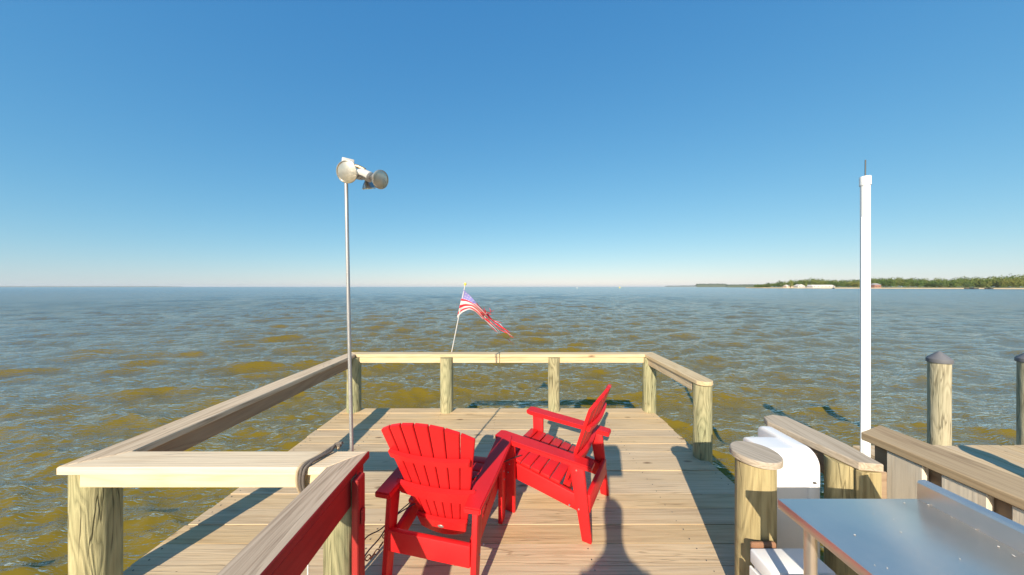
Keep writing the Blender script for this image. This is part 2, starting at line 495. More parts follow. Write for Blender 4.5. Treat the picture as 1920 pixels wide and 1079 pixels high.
def pole_mesh(r, z0, z1, seed, seg=22, rough=0.035, taper=0.0):
    """timber pile: slightly out of round, with long checks"""
    bm = bmesh.new()
    prev = None
    n = max(4, int((z1 - z0) / 0.09))
    for i in range(n + 1):
        z = z0 + (z1 - z0) * i / n
        ring = []
        for k in range(seg):
            a = 2 * math.pi * k / seg
            q = noise.noise(Vector((math.cos(a) * 2.2 + seed * 3.1, math.sin(a) * 2.2, z * 0.9 + seed)))
            q2 = noise.noise(Vector((math.cos(a) * 7 + seed, math.sin(a) * 7, z * 0.5)))
            rr = r * (1 + rough * q + rough * 0.5 * q2) * (1 - taper * (z - z0) / (z1 - z0))
            ring.append(bm.verts.new((rr * math.cos(a), rr * math.sin(a), z)))
        if prev:
            for k in range(seg):
                bm.faces.new((prev[k], prev[(k + 1) % seg], ring[(k + 1) % seg], ring[k]))
        else:
            bm.faces.new(ring[::-1])
        prev = ring
    bm.faces.new(prev)
    return bm

def post(name, x, y, r, z1, mat, parent=None, z0=-2.4, seed=1, rotz=0):
    bm = pole_mesh(r, z0, z1, seed)
    return link(name, to_mesh(bm, name, True, 0.8), mat, parent, (x, y, 0), (0, 0, rotz))

F = 575.0
def at(u, v, y):
    return Vector(((u - 960) / F * y, y, CAM_H - (v - 541) / F * y))

# ------------------------------------------------------------------ water
WZ = -1.3
def build_water():
    front = np.radians(np.linspace(-82, 82, 860))
    back = np.radians(np.linspace(82, 278, 62))[1:-1]
    th = np.concatenate([front, back]).astype(np.float64)
    nth = len(th)
    n = 920
    ratio = (700 / 0.8) ** (1.0 / (n - 1))
    rad = 0.8 * ratio ** np.arange(n)
    rad = np.concatenate([rad, [1000, 1500, 2300, 4000, 9000, 20000]])
    nr = len(rad)
    R, T = np.meshgrid(rad, th, indexing='ij')
    X = R * np.sin(T); Y = R * np.cos(T); Z = np.zeros_like(X)
    X0, Y0 = X.copy(), Y.copy()
    sp = R * (ratio - 1)
    rng = np.random.RandomState(11)
    lam = np.concatenate([np.exp(rng.uniform(np.log(1.5), np.log(3.6), 30)), np.exp(rng.uniform(np.log(0.6), np.log(1.5), 40)), np.exp(rng.uniform(np.log(0.2), np.log(0.6), 44))])
    DX = np.zeros_like(X); DY = np.zeros_like(X)
    for i, L in enumerate(lam):
        mean = math.radians(-78)
        spread = math.radians(17 if L > 1.5 else (26 if L > 0.6 else 40))
        a = mean + rng.normal(0, spread)
        k = 2 * math.pi / L
        amp = (0.0048 * L if L > 1.5 else 0.0056 * L if L > 0.6 else 0.0070 * L) * rng.uniform(0.5, 1.3)
        ph = rng.uniform(0, 2 * math.pi)
        fade = np.clip((L / sp - 2.0) / 2.5, 0, 1)
        arg = k * (X0 * math.cos(a) + Y0 * math.sin(a)) + ph
        Z += fade * amp * np.cos(arg)
        q = 0.95 * fade * amp * np.sin(arg)
        DX -= q * math.cos(a); DY -= q * math.sin(a)
    X = X + DX; Y = Y + DY
    far = 1 - np.clip((1.6 / sp - 2.0) / 2.5, 0, 1)
    hs = Z.std(axis=1, keepdims=True) + 1e-6
    foam = np.clip((Z / Z[:400].std() - 3.1) * 1.6, 0, 1)
    co = np.stack([X, Y, Z], axis=-1).reshape(-1, 3)
    co = np.concatenate([co, [[0, 0, 0]]])
    ii, jj = np.meshgrid(np.arange(nr - 1), np.arange(nth), indexing='ij')
    j2 = (jj + 1) % nth
    quads = np.stack([ii * nth + jj, ii * nth + j2, (ii + 1) * nth + j2, (ii + 1) * nth + jj], axis=-1).reshape(-1, 4)
    me = bpy.data.meshes.new('water')
    nv, nf = len(co), len(quads)
    me.vertices.add(nv)
    me.vertices.foreach_set('co', co.astype(np.float32).ravel())
    me.loops.add(nf * 4)
    me.loops.foreach_set('vertex_index', quads.astype(np.int32).ravel())
    me.polygons.add(nf)
    me.polygons.foreach_set('loop_start', np.arange(0, nf * 4, 4, dtype=np.int32))
    me.polygons.foreach_set('loop_total', np.full(nf, 4, dtype=np.int32))
    me.polygons.foreach_set('use_smooth', np.ones(nf, dtype=bool))
    me.update(calc_edges=True)
    for nm, arr in (('far', far), ('foam', foam)):
        at_ = me.attributes.new(nm, 'FLOAT', 'POINT')
        at_.data.foreach_set('value', np.concatenate([arr.ravel(), [0]]).astype(np.float32))
    m, nt, b = new_mat('bay_water')
    tc = N(nt, 'ShaderNodeTexCoord')
    af = N(nt, 'ShaderNodeAttribute', attribute_name='far')
    ao = N(nt, 'ShaderNodeAttribute', attribute_name='foam')
    # silt clouds
    n0 = inp(N(nt, 'ShaderNodeTexNoise'), {'Scale': 0.12, 'Detail': 4.0})
    nt.links.new(tc.outputs['Object'], n0.inputs['Vector'])
    col = mixc(nt, (0.164, 0.114, 0.010), (0.232, 0.162, 0.014), n0.outputs['Fac'])
    nf_ = inp(N(nt, 'ShaderNodeTexNoise'), {'Scale': 9.0, 'Detail': 5.0, 'Roughness': 0.7})
    nt.links.new(tc.outputs['Object'], nf_.inputs['Vector'])
    ff = mth(nt, 'MULTIPLY', ao.outputs['Fac'], mth(nt, 'MULTIPLY', mth(nt, 'SUBTRACT', nf_.outputs['Fac'], 0.45), 6.0, clamp=True), clamp=True)
    col = mixc(nt, col, (0.75, 0.72, 0.65), ff)
    # silty water scatters light from within its volume: an even body colour below a rippled mirror surface
    nt.nodes.remove(b)
    outn = [q for q in nt.nodes if q.type == 'OUTPUT_MATERIAL'][0]
    body = N(nt, 'ShaderNodeBsdfDiffuse')
    gl = N(nt, 'ShaderNodeBsdfGlossy')
    fres = inp(N(nt, 'ShaderNodeFresnel'), {'IOR': 1.45})
    up = N(nt, 'ShaderNodeCombineXYZ'); up.inputs[2].default_value = 1.0
    geo = N(nt, 'ShaderNodeNewGeometry')
    vm = N(nt, 'ShaderNodeMix', data_type='VECTOR'); vm.inputs[0].default_value = 0.35
    nt.links.new(up.outputs[0], vm.inputs[4]); nt.links.new(geo.outputs['Normal'], vm.inputs[5])
    nt.links.new(vm.outputs[1], body.inputs['Normal'])
    nt.links.new(col, body.inputs['Color'])
    nt.links.new(mth(nt, 'ADD', 0.04, mth(nt, 'MULTIPLY', af.outputs['Fac'], 0.12)), gl.inputs['Roughness'])
    ms = N(nt, 'ShaderNodeMixShader')
    mr = N(nt, 'ShaderNodeMapRange', interpolation_type='SMOOTHSTEP')
    inp(mr, {'From Min': 0.03, 'From Max': 0.46, 'To Min': 0.02, 'To Max': 0.92})
    nt.links.new(fres.outputs[0], mr.inputs[0])
    nt.links.new(mr.outputs[0], ms.inputs[0]); nt.links.new(body.outputs[0], ms.inputs[1]); nt.links.new(gl.outputs[0], ms.inputs[2])
    nt.links.new(ms.outputs[0], outn.inputs['Surface'])
    def mapped(sx, sy, rot):
        mp = N(nt, 'ShaderNodeMapping')
        mp.inputs['Scale'].default_value = (sx, sy, 1)
        mp.inputs['Rotation'].default_value = (0, 0, rot)
        nt.links.new(tc.outputs['Object'], mp.inputs['Vector'])
        return mp.outputs[0]
    def ridged(sx, sy, rot, det, dist):
        q = inp(N(nt, 'ShaderNodeTexNoise'), {'Scale': 1.0, 'Detail': det, 'Roughness': 0.55, 'Distortion': dist})
        nt.links.new(mapped(sx, sy, rot), q.inputs['Vector'])
        a = mth(nt, 'ABSOLUTE', mth(nt, 'SUBTRACT', mth(nt, 'MULTIPLY', q.outputs['Fac'], 2.0), 1.0))
        return mth(nt, 'SUBTRACT', 1.0, mth(nt, 'POWER', a, 0.8))
    r1 = ridged(0.75, 3.8, 0.16, 4.0, 0.45)
    r2 = ridged(2.0, 7.5, -0.14, 3.0, 0.4)
    r3 = ridged(7.0, 17.0, 0.05, 2.0, 0.3)
    w1 = inp(N(nt, 'ShaderNodeTexNoise'), {'Scale': 1.0, 'Detail': 4.0, 'Roughness': 0.6, 'Distortion': 0.4})
    nt.links.new(mapped(0.22, 0.55, 0.15), w1.inputs['Vector'])
    h = mth(nt, 'ADD', mth(nt, 'MULTIPLY', r1, 0.042), mth(nt, 'MULTIPLY', r2, 0.027))
    h = mth(nt, 'ADD', h, mth(nt, 'MULTIPLY', r3, 0.011))
    h = mth(nt, 'ADD', h, mth(nt, 'MULTIPLY', mth(nt, 'MULTIPLY', w1.outputs['Fac'], af.outputs['Fac']), 0.25))
    bp = inp(N(nt, 'ShaderNodeBump'), {'Strength': 1.0, 'Distance': 1.0})
    nt.links.new(h, bp.inputs['Height'])
    nt.links.new(bp.outputs[0], gl.inputs['Normal'])
    nt.links.new(bp.outputs[0], fres.inputs['Normal'])
    o = link('water', me, m, None, (0, 0, WZ))
    tag(o, 'choppy olive brown bay water reflecting the blue sky', kind='structure')
    return o
build_water()

# ------------------------------------------------------------------ pier deck
deck = empty('pier_deck', (0, 2.6, 0), 'sunlit pale pine pier deck of boards laid crosswise under the red chairs', 'deck')
PITCH = 0.1480
y = 3.934
i = 0
XL, XR = -2.13, 1.765
while y > -3.2:
    y1 = y; y0 = y - (PITCH - 0.0042)
    if y0 > 1.36:
        xl, xr = XL + random.uniform(-0.012, 0.012), XR + random.uniform(-0.014, 0.014)
    else:
        xl, xr = -0.90 + random.uniform(-0.01, 0.01), XR + random.uniform(-0.012, 0.012)
    dz = random.uniform(-0.0025, 0.0015)
    o = box('plank', xl, xr, y0, y1, -0.038 + dz, dz, M['deck'], deck, bev=0.0009)
    o.rotation_euler = (random.uniform(-0.004, 0.004), random.uniform(-0.0008, 0.0008), random.uniform(-0.0006, 0.0006))
    y -= PITCH
    i += 1
# screw heads over the joists
scb = bmesh.new()
yy = 3.934
while yy > 0.6:
    for x in (XL + 0.05, -1.5, -0.87, -0.2, 0.45, 1.1, XR - 0.06):
        if x < -0.9 and yy < 1.5: continue
        for f in (0.22, 0.76):
            m4 = Matrix.Translation((x + random.uniform(-0.008, 0.008), yy - PITCH * f + random.uniform(-0.006, 0.006) - 2.6, 0.0006)) @ Matrix.Diagonal((0.0042, 0.0042, 0.0012, 1))
            bmesh.ops.create_cone(scb, cap_ends=True, segments=6, radius1=1.0, radius2=0.8, depth=2.0, matrix=m4)
    yy -= PITCH
tag(link('screw_heads', to_mesh(scb, 'screw_heads'), M['dark_metal'], deck, (0, 2.6, 0)), kind='stuff')
# frame below
box('rim_joist', XL + 0.03, XR - 0.03, 3.86, 3.90, -0.29, -0.042, M['rail_brown'], deck)
for x in (XL + 0.05, -1.5, -0.87, -0.2, 0.45, 1.1, XR - 0.06):
    box('joist', x - 0.02, x + 0.02, 1.40 if x < -0.8 else -3.1, 3.855, -0.28, -0.044, M['rail_brown'], deck)
box('beam', -0.95, XR, -0.4, -0.2, -0.5, -0.285, M['rail_brown'], deck)
box('beam', XL, XR, 2.5, 2.7, -0.5, -0.285, M['rail_brown'], deck)
for k, (x, yy) in enumerate(((-1.2, 2.6), (0.3, 2.6), (1.5, 2.6), (-0.7, -0.3), (1.5, -0.3))):
    post('pile', x, yy, 0.10, -0.50, M['piling'], deck, z0=-4.0, seed=40 + k)

# ------------------------------------------------------------------ platform railing (left, far, right sides, near corner)
ZT = 0.714; ZB = 0.676
rail = empty('pier_railing', (0, 3.865, 0), 'timber railing with round posts and flat board caps around the pier head', 'railing')
LX0, LX1 = -2.095, -1.955          # left cap
FY0, FY1 = 3.835, 3.975            # far cap
RX0, RX1 = 1.665, 1.815            # right cap
CY0, CY1 = 1.435, 1.578            # near cross cap
NX0, NX1 = -0.870, -0.735          # near rail cap
g = 0.002
prism('cap_board', [(LX0 - 0.042, CY0 + g), (LX1, CY1 + g), (LX1, FY0 - g), (LX0, FY1 - g)], ZB, ZT, M['rail_tan'], rail, math.pi / 2)
jx = -0.156
prism('cap_board', [(LX0 + g, FY1), (LX1 + g, FY0), (jx - 0.003, FY0), (jx - 0.003, FY1)], ZB, ZT, M['rail'], rail, 0)
prism('cap_board', [(jx + 0.003, FY0), (RX0 - g, FY0), (RX1 - g, FY1), (jx + 0.003, FY1)], ZB, ZT - 0.002, M['rail'], rail, 0)
rp = [(RX0, FY0 - g), (RX0, 2.80)]
for k in range(1, 8):
    a = math.pi + math.pi * k / 8
    rp.append(((RX0 + RX1) / 2 + 0.080 * math.cos(a), 2.80 + 0.085 * math.sin(a)))
rp += [(RX1, 2.80), (RX1, FY1 - g)]
prism('cap_board', rp, ZB, ZT, M['rail'], rail, math.pi / 2)
prism('cap_board', [(LX0 - 0.042 + g, CY0), (NX1 - g - 0.14, CY0), (NX1 - g, CY1), (LX1 + g, CY1)], ZB, ZT, M['rail_pale'], rail, 0)
prism('cap_board', [(NX0 , CY0 - g), (NX0, -1.6), (NX1, -1.6), (NX1, CY1 + 0.006)], ZB + 0.001, ZT + 0.002, M['rail_grey'], rail, math.pi / 2, red=M['red_wood'])
# boards on edge below the caps
box('fascia', jx + 0.003 - 1.80, jx - 0.003, 3.843, 3.881, 0.605, ZB - 0.002, M['rail'], rail)
box('fascia', jx + 0.003, 1.68, 3.843, 3.881, 0.605, ZB - 0.002, M['rail'], rail)
plank('fascia', (-1.995, 1.60, 0.621), (-1.995, 3.92, 0.621), 0.038, 0.106, M['rail_brown'], rail)
plank('fascia', (1.700, 2.87, 0.632), (1.700, 3.80, 0.632), 0.034, 0.084, M['rail'], rail)
box('fascia', -2.045, -0.885, 1.449, 1.487, 0.610, ZB - 0.002, M['rail_fresh'], rail)
plank('fascia', (-0.760, -1.55, 0.6095), (-0.760, 1.535, 0.6095), 0.036, 0.129, M['red_wood'], rail)
POSTS = [(-1.99, 3.862, 0.084), (-0.820, 3.852, 0.080), (0.527, 3.862, 0.074), (1.728, 3.858, 0.080), (1.748, 2.815, 0.0775),
         (-2.112, 1.560, 0.083), (-0.806, 1.440, 0.070), (-0.80, -0.30, 0.075)]
for k, (px, py, pr) in enumerate(POSTS):
    post('post', px, py, pr, ZB - 0.003, M['post'], rail, seed=k + 3, rotz=k * 1.7)
plank('post_board', (-0.716, 1.43, 0.0), (-0.716, 1.43, 0.675), 0.07, 0.030, M['red_wood'], rail)
box('latch', -0.699, -0.688, 1.415, 1.44, 0.46, 0.53, M['red_wood'], rail, bev=0.003)

# ------------------------------------------------------------------ right hand short rail
sr = empty('short_railing', (1.70, 1.75, 0), 'short weathered railing board on posts right behind the white dock box', 'railing')
prism('cap_board', [(1.605, 1.93), (1.64, 2.00), (1.72, 2.03), (1.79, 2.0), (1.800, 1.64), (1.768, 1.456), (1.671, 1.474), (1.641, 1.66)], ZB, ZT, M['rail_drift'], sr, math.pi / 2 - 0.1)
plank('fascia', (1.680, 1.60, 0.615), (1.690, 1.96, 0.615), 0.034, 0.118, M['rail_brown'], sr)
post('post', 1.712, 1.575, 0.078, ZB - 0.003, M['post_yellow'], sr, seed=21)
post('post', 1.715, 1.92, 0.070, ZB - 0.003, M['post_yellow'], sr, seed=22)
box('block', 1.672, 1.765, 1.462, 1.495, 0.30, ZB - 0.004, M['post_yellow'], sr)
box('block', 1.767, 1.80, 1.470, 1.60, 0.30, ZB - 0.006, M['rail_brown'], sr)

# ------------------------------------------------------------------ capped pile beside the table
cp = empty('capped_post', (1.196, 1.51, 0), 'stout yellow pine post with a round wooden cap beside the steel table', 'post')
post('pile', 1.196, 1.510, 0.0815, 0.715, M['post_yellow'], cp, seed=31, rotz=0.6)
prof = [(0.0, 0.0), (0.100, 0.0), (0.1045, 0.004), (0.1045, 0.028), (0.100, 0.0325), (0.0, 0.0335)]
o = lathe('cap', prof, M['rail_drift'], cp, (1.199, 1.512, 0.716), seg=36)
o.rotation_euler = (0.01, -0.015, 2.1)

# ------------------------------------------------------------------ picket fence on the far right
pf = empty('picket_railing', (2.1, 1.0, 0), 'railing of wide upright boards under an amber board cap behind the steel table', 'railing')
prism('cap_board', [(2.010, -1.2), (2.235, -1.2), (2.235, 1.865), (2.020, 1.775)], ZB, ZT + 0.006, M['cap_amber'], pf, math.pi / 2)
yy = 1.668
k = 0
while yy > -1.0:
    plank('picket', (2.046, yy - 0.079, 0.06), (2.046, yy - 0.079, ZB - 0.003 - random.uniform(0, 0.003)), 0.146 + random.uniform(-0.004, 0.008), 0.032, M['picket'], pf)
    yy -= 0.2085
plank('stringer', (2.085, -1.1, 0.60), (2.085, 1.75, 0.60), 0.038, 0.14, M['rail_brown'], pf)
plank('stringer', (2.085, -1.1, 0.14), (2.085, 1.75, 0.14), 0.038, 0.14, M['rail_brown'], pf)
for k, yp in enumerate((1.40, 0.1, -1.0)):
    post('post', 2.185, yp, 0.072, ZB - 0.003, M['post_yellow'], pf, seed=60 + k)

# ------------------------------------------------------------------ steel table
tb = empty('steel_table', (1.3, 0.4, 0), 'brushed stainless steel work table with raised back edge in the lower right corner', 'table')
TX0, TX1, TY0, TY1, TZ = 1.040, 1.590, -0.55, 1.203, 0.730
box('table_top', TX0, TX1, TY0, TY1, TZ - 0.036, TZ, M['steel'], tb, bev=0.004, seg=2, smooth=True)
def splash():
    bm = bmesh.new()
    prof = [(TX1 - 0.001, TZ - 0.03), (TX1 - 0.001, TZ + 0.062), (TX1 + 0.003, TZ + 0.070), (TX1 + 0.028, TZ + 0.074), (TX1 + 0.030, TZ + 0.071), (TX1 + 0.030, TZ - 0.03)]
    a = [bm.verts.new((x, TY0, z)) for x, z in prof]
    b_ = [bm.verts.new((x, TY1, z)) for x, z in prof]
    n = len(prof)
    for q in range(n):
        bm.faces.new((a[q], a[(q + 1) % n], b_[(q + 1) % n], b_[q]))
    bm.faces.new(a); bm.faces.new(b_)
    return to_mesh(bm, 'backsplash')
link('backsplash', splash(), M['steel'], tb)
for x, yy in ((1.085, 1.115), (1.545, 1.115), (1.085, -0.45), (1.545, -0.45)):
    tube('leg', [(x, yy, 0.0), (x, yy, TZ - 0.034)], 0.0185, M['steel'], tb, seg=18)
fl = bmesh.new()
for q in range(30):
    x = random.uniform(TX0 + 0.02, TX1 - 0.01) if q % 2 else TX1 - abs(random.gauss(0, 0.06)) - 0.005
    yy = random.uniform(0.45, 1.18)
    s = random.uniform(0.001, 0.0032)
    m4 = Matrix.Translation((x, yy, TZ + 0.001)) @ Matrix.Rotation(random.uniform(0, 6.28), 4, 'Z') @ Matrix.Diagonal((s * random.uniform(1, 2.2), s, 0.0006, 1))
    bmesh.ops.create_icosphere(fl, subdivisions=1, radius=1.0, matrix=m4)
o = link('debris', to_mesh(fl, 'debris'), M['debris'])
tag(o, 'scattered pale flecks lying on the steel table top', 'debris', kind='stuff')

# ------------------------------------------------------------------ white dock box
db = empty('dock_box', (1.45, 1.70, 0), 'white moulded plastic dock box with rounded top between the capped post and short rail', 'box')
def rounded_profile(y0, y1, z0, z1, r0, r1):
    pts = [(y0, z0)]
    for q in range(9):
        a = math.pi - (math.pi / 2) * q / 8
        pts.append((y0 + r0 + r0 * math.cos(a), z1 - r0 + r0 * math.sin(a)))
    for q in range(5):
        a = math.pi / 2 - (math.pi / 2) * q / 4
        pts.append((y1 - r1 + r1 * math.cos(a), z1 - r1 + r1 * math.sin(a)))
    pts.append((y1, z0))
    return pts
yz_plate('body', [(p[0] - 1.70, p[1]) for p in rounded_profile(1.592, 1.800, 0.17, 0.690, 0.065, 0.03)], 1.350 - 1.45, 1.545 - 1.45, M['white_gel'], db, bev=0.008)
yz_plate('end_flange', [(p[0] - 1.70, p[1]) for p in rounded_profile(1.584, 1.920, 0.02, 0.702, 0.080, 0.04)], 1.532 - 1.45, 1.598 - 1.45, M['white_gel'], db, bev=0.012)
box('hinge', 1.553, 1.567, 1.576, 1.585, 0.545, 0.552, M['dark_metal'], db, bev=0.001)
box('bolt', 1.556, 1.566, 1.574, 1.585, 0.205, 0.217, M['dark_metal'], db, bev=0.001)
box('stand', 1.30, 1.53, 1.62, 1.66, 0.0, 0.168, M['brown_strap'], db)
box('stand', 1.30, 1.53, 1.72, 1.77, 0.0, 0.168, M['brown_strap'], db)

# ------------------------------------------------------------------ small white cooler
ck = empty('white_cooler', (1.22, 1.28, 0), 'small white cooler with a stepped lid on the deck under the table edge', 'cooler')
box('body', 1.095, 1.345, 1.06, 1.395, 0.008, 0.300, M['white_plastic'], ck, bev=0.012, seg=3, smooth=True)
box('lid', 1.085, 1.352, 1.275, 1.402, 0.302, 0.368, M['white_plastic'], ck, bev=0.009, seg=3, smooth=True)
box('lid', 1.118, 1.352, 1.050, 1.272, 0.302, 0.372, M['white_plastic'], ck, bev=0.012, seg=3, smooth=True)
box('side_trim', 1.082, 1.093, 1.06, 1.40, 0.02, 0.29, M['white_plastic'], ck, bev=0.003)
box('handle', 1.100, 1.215, 1.404, 1.422, 0.300, 0.384, M['brown_strap'], ck, bev=0.006)

# ------------------------------------------------------------------ red chairs
def make_chair(name, label, group):
    t = empty(name, (0, 0, 0), label, 'chair', group)
    R = M['red']
    for s in (-1, 1):
        x0, x1 = s * 0.245 - 0.015, s * 0.245 + 0.015
        yz_plate('front_leg', [(0.492, 0), (0.572, 0), (0.585, 0.493), (0.495, 0.487)], x0, x1, R, t)
        yz_plate('rear_leg', [(-0.038, 0.0), (0.022, 0.0), (0.105, 0.452), (0.010, 0.445)], x0, x1, R, t)
        xr0, xr1 = sorted((s * 0.229, s * 0.201))
        yz_plate('side_rail', [(0.580, 0.345), (0.592, 0.325), (0.592, 0.245), (0.560, 0.228), (0.02, 0.145), (-0.01, 0.160), (-0.02, 0.215), (0.0, 0.240)], xr0, xr1, R, t)
        # arm: plank with rounded ends, a little wider in front
        bm = bmesh.new()
        c = s * 0.248
        pts = [(c - 0.044, -0.045), (c + 0.044, -0.045), (c + 0.054, 0.25), (c + 0.056, 0.60), (c + 0.042, 0.632), (c - 0.042, 0.632), (c - 0.056, 0.60), (c - 0.050, 0.25)]
        vs = [bm.verts.new((px, py, 0.452 + (py + 0.045) * 0.062)) for px, py in pts]
        f = bm.faces.new(vs)
        r = bmesh.ops.extrude_face_region(bm, geom=[f])
        bmesh.ops.translate(bm, vec=(0, 0, 0.031), verts=[v for v in r['geom'] if isinstance(v, bmesh.types.BMVert)])
        bmesh.ops.bevel(bm, geom=bm.edges[:], offset=0.006, segments=2, affect='EDGES')
        arm = link('arm', to_mesh(bm, 'arm', True, 0.6), R, t)
        for (by, bz) in ((0.055, 0.425), (0.04, 0.19), (0.10, 0.195), (0.53, 0.33), (0.54, 0.27)):
            b = lathe('bolt', [(0.0, 0.003), (0.004, 0.003), (0.0055, 0.0), (0.0055, -0.004)], M['galv'], t, (s * 0.2605, by, bz), (s, 0, 0), seg=8)
    box('front_apron', -0.199, 0.199, 0.560, 0.586, 0.245, 0.335, R, t, bev=0.005, seg=2, smooth=True)
    box('rear_stretcher', -0.229, 0.229, -0.022, 0.006, 0.165, 0.275, R, t, bev=0.005, seg=2, smooth=True)
    # seat slats on the sloping side rails
    for k in range(6):
        yc = 0.565 - k * 0.0715
        zc = 0.248 + yc * 0.1815 + 0.0115 - (0.006 if k == 0 else 0)
        bm = bm_box(0.462, 0.0645, 0.021, 0.005, 2)
        link('seat_slat', to_mesh(bm, 'seat_slat', True, 0.6), R, t, (0, yc, zc + 0.002), (0.18 if k else 0.02, 0, 0))
    # fan back: seven slats, gently hollow, leaning back
    B = Vector((0, 0.165, 0.20)); T = Vector((0, -0.094, 0.880))
    ax = (T - B)
    L = ax.length; ax.normalize()
    nrm = Vector((0, ax.z, -ax.y))           # towards the sitter (+y)
    if nrm.y < 0: nrm = -nrm
    def P(wx, s, d=0.0):
        """wx -1..1 across the fan, s 0..1 up the back"""
        half = 0.138 + (0.280 - 0.138) * s
        x = wx * half
        hol = 0.030 * (wx * wx) * (0.35 + 0.65 * s)
        return B + ax * (L * s) + Vector((x, 0, 0)) + nrm * (hol + d)
    n = 7
    for k in range(n):
        a = -1 + 2 * k / n; b_ = -1 + 2 * (k + 1) / n
        ga = 0.013
        bm = bmesh.new()
        rows = []
        steps = [0.0, 0.25, 0.5, 0.75, 1.0]
        for si, s in enumerate(steps):
            wa, wb = a + ga, b_ - ga
            def top(w): return 1.0 - 0.125 * (w * w)
            pa = P(wa, s * top(wa), 0); pb = P(wb, s * top(wb), 0)
            qa = P(wa, s * top(wa), 0.020); qb = P(wb, s * top(wb), 0.020)
            rows.append([bm.verts.new(v) for v in (pa, pb, qb, qa)])
        for r0, r1 in zip(rows, rows[1:]):
            for q in range(4):
                bm.faces.new((r0[q], r0[(q + 1) % 4], r1[(q + 1) % 4], r1[q]))
        bm.faces.new(rows[0][::-1]); bm.faces.new(rows[-1])
        bmesh.ops.recalc_face_normals(bm, faces=bm.faces[:])
        ed = [e for e in bm.edges if len(e.link_faces) == 2 and e.calc_face_angle(0) > 0.8]
        bmesh.ops.bevel(bm, geom=ed, offset=0.0028, segments=2, affect='EDGES')
        link('back_slat', to_mesh(bm, 'back_slat', True, 0.6), R, t)
    def batten(name, s0, s1, w, th=0.024, droop=0.0, ext=0.0):
        bm = bmesh.new()
        rows = []
        m_ = 12
        for q in range(m_ + 1):
            wx = (-1 + 2 * q / m_) * w
            dz = -droop * (1 - (wx / w) ** 2)
            lo = s0 + dz; hi = s1
            vs = [P(wx, lo, -0.001), P(wx, hi, -0.001), P(wx, hi, -th), P(wx, lo, -th)]
            if ext:
                for v in vs:
                    v.x *= ext
            rows.append([bm.verts.new(v) for v in vs])
        for r0, r1 in zip(rows, rows[1:]):
            for q in range(4):
                bm.faces.new((r0[q], r0[(q + 1) % 4], r1[(q + 1) % 4], r1[q]))
        bm.faces.new(rows[0][::-1]); bm.faces.new(rows[-1])
        bmesh.ops.recalc_face_normals(bm, faces=bm.faces[:])
        ed = [e for e in bm.edges if len(e.link_faces) == 2 and e.calc_face_angle(0) > 0.8]
        bmesh.ops.bevel(bm, geom=ed, offset=0.004, segments=2, affect='EDGES')
        return link(name, to_mesh(bm, name, True, 0.6), R, t)
    batten('back_batten', 0.672, 0.728, 0.95)
    batten('back_batten', 0.325, 0.430, 1.0, th=0.028, ext=1.16)
    pl = batten('back_plate', -0.015, 0.105, 1.0, droop=0.035)
    # oval maker's medallion, plain
    c = P(0.0, 0.045, -0.0255)
    bm = lathe_bm([(0.0, 0.003), (0.012, 0.0025), (0.014, 0.0)], 18)
    bmesh.ops.scale(bm, vec=(1.3, 0.8, 1), verts=bm.verts)
    md = link('medallion', to_mesh(bm, 'medallion', True), M['galv'], pl, c, (-nrm).to_track_quat('Z', 'Y').to_euler())
    return t

def place(t, rear_mid, phi):
    t.location = (rear_mid[0], rear_mid[1], 0.001)
    t.rotation_euler = (0, 0, -phi)

CH = 'red slatted armchairs on the pier'
ch1 = make_chair('red_armchair', 'red fan-backed armchair in front, its back turned to the viewer', CH)
def copy_tree(o, parent=None):
    c = o.copy(); C.objects.link(c); c.parent = parent
    for q in list(o.children):
        copy_tree(q, c)
    return c
ch2 = copy_tree(ch1)
ch2['label'] = 'red fan-backed armchair seen from its side, seat towards the left'
def set_chair(t, fr_right, phi):
    fwd = Vector((math.sin(phi), math.cos(phi), 0)); rgt = Vector((math.cos(phi), -math.sin(phi), 0))
    rr = Vector((*fr_right, 0)) - fwd * 0.535
    place(t, rr - rgt * 0.245, phi)
set_chair(ch1, (-0.068, 2.052), math.radians(13))
# second chair: near side is its left side
phi2 = math.radians(-60.9)
fwd = Vector((math.sin(phi2), math.cos(phi2), 0)); rgt = Vector((math.cos(phi2), -math.sin(phi2), 0))
rl = Vector((0.453, 1.88, 0))
place(ch2, rl + rgt * 0.245, phi2)

# ------------------------------------------------------------------ floodlight pole
fp = empty('floodlight_pole', (-0.843, 1.612, 0), 'tall thin galvanised pole with three floodlight bulbs on top', 'lamp')
tube('pole', [(-0.842, 1.612, 0.0), (-0.843, 1.612, 0.72), (-0.858, 1.612, 1.4), (-0.873, 1.612, 2.19)], 0.0092, M['galv'], fp, seg=14)
bx = bm_box(0.058, 0.046, 0.046, 0.005, 2)
jb = link('junction_box', to_mesh(bx, 'junction_box', True, 0.6), M['white_metal'], fp, (-0.866, 1.618, 2.208), (0.0, 0.05, 0.55))
bulb_prof = [(0.0, -0.105), (0.014, -0.104), (0.015, -0.075), (0.019, -0.070), (0.022, -0.060), (0.034, -0.045), (0.046, -0.025), (0.0535, -0.008), (0.056, 0.0)]
lens_prof = [(0.0565, -0.004), (0.0595, 0.0), (0.0595, 0.006), (0.055, 0.008), (0.054, 0.004), (0.035, 0.009), (0.0, 0.012)]
def bulb(c, d, s=1.0):
    b = lathe('bulb', [(r * s, z * s) for r, z in bulb_prof], M['lamp_silver'], fp, c, d, seg=28)
    me = to_mesh(lathe_bm([(r * s, z * s) for r, z in lens_prof], 28), 'lens', True, 0.5)
    l = bpy.data.objects.new('lens', me); C.objects.link(l); me.materials.append(M['lens']); l.parent = b
    return b
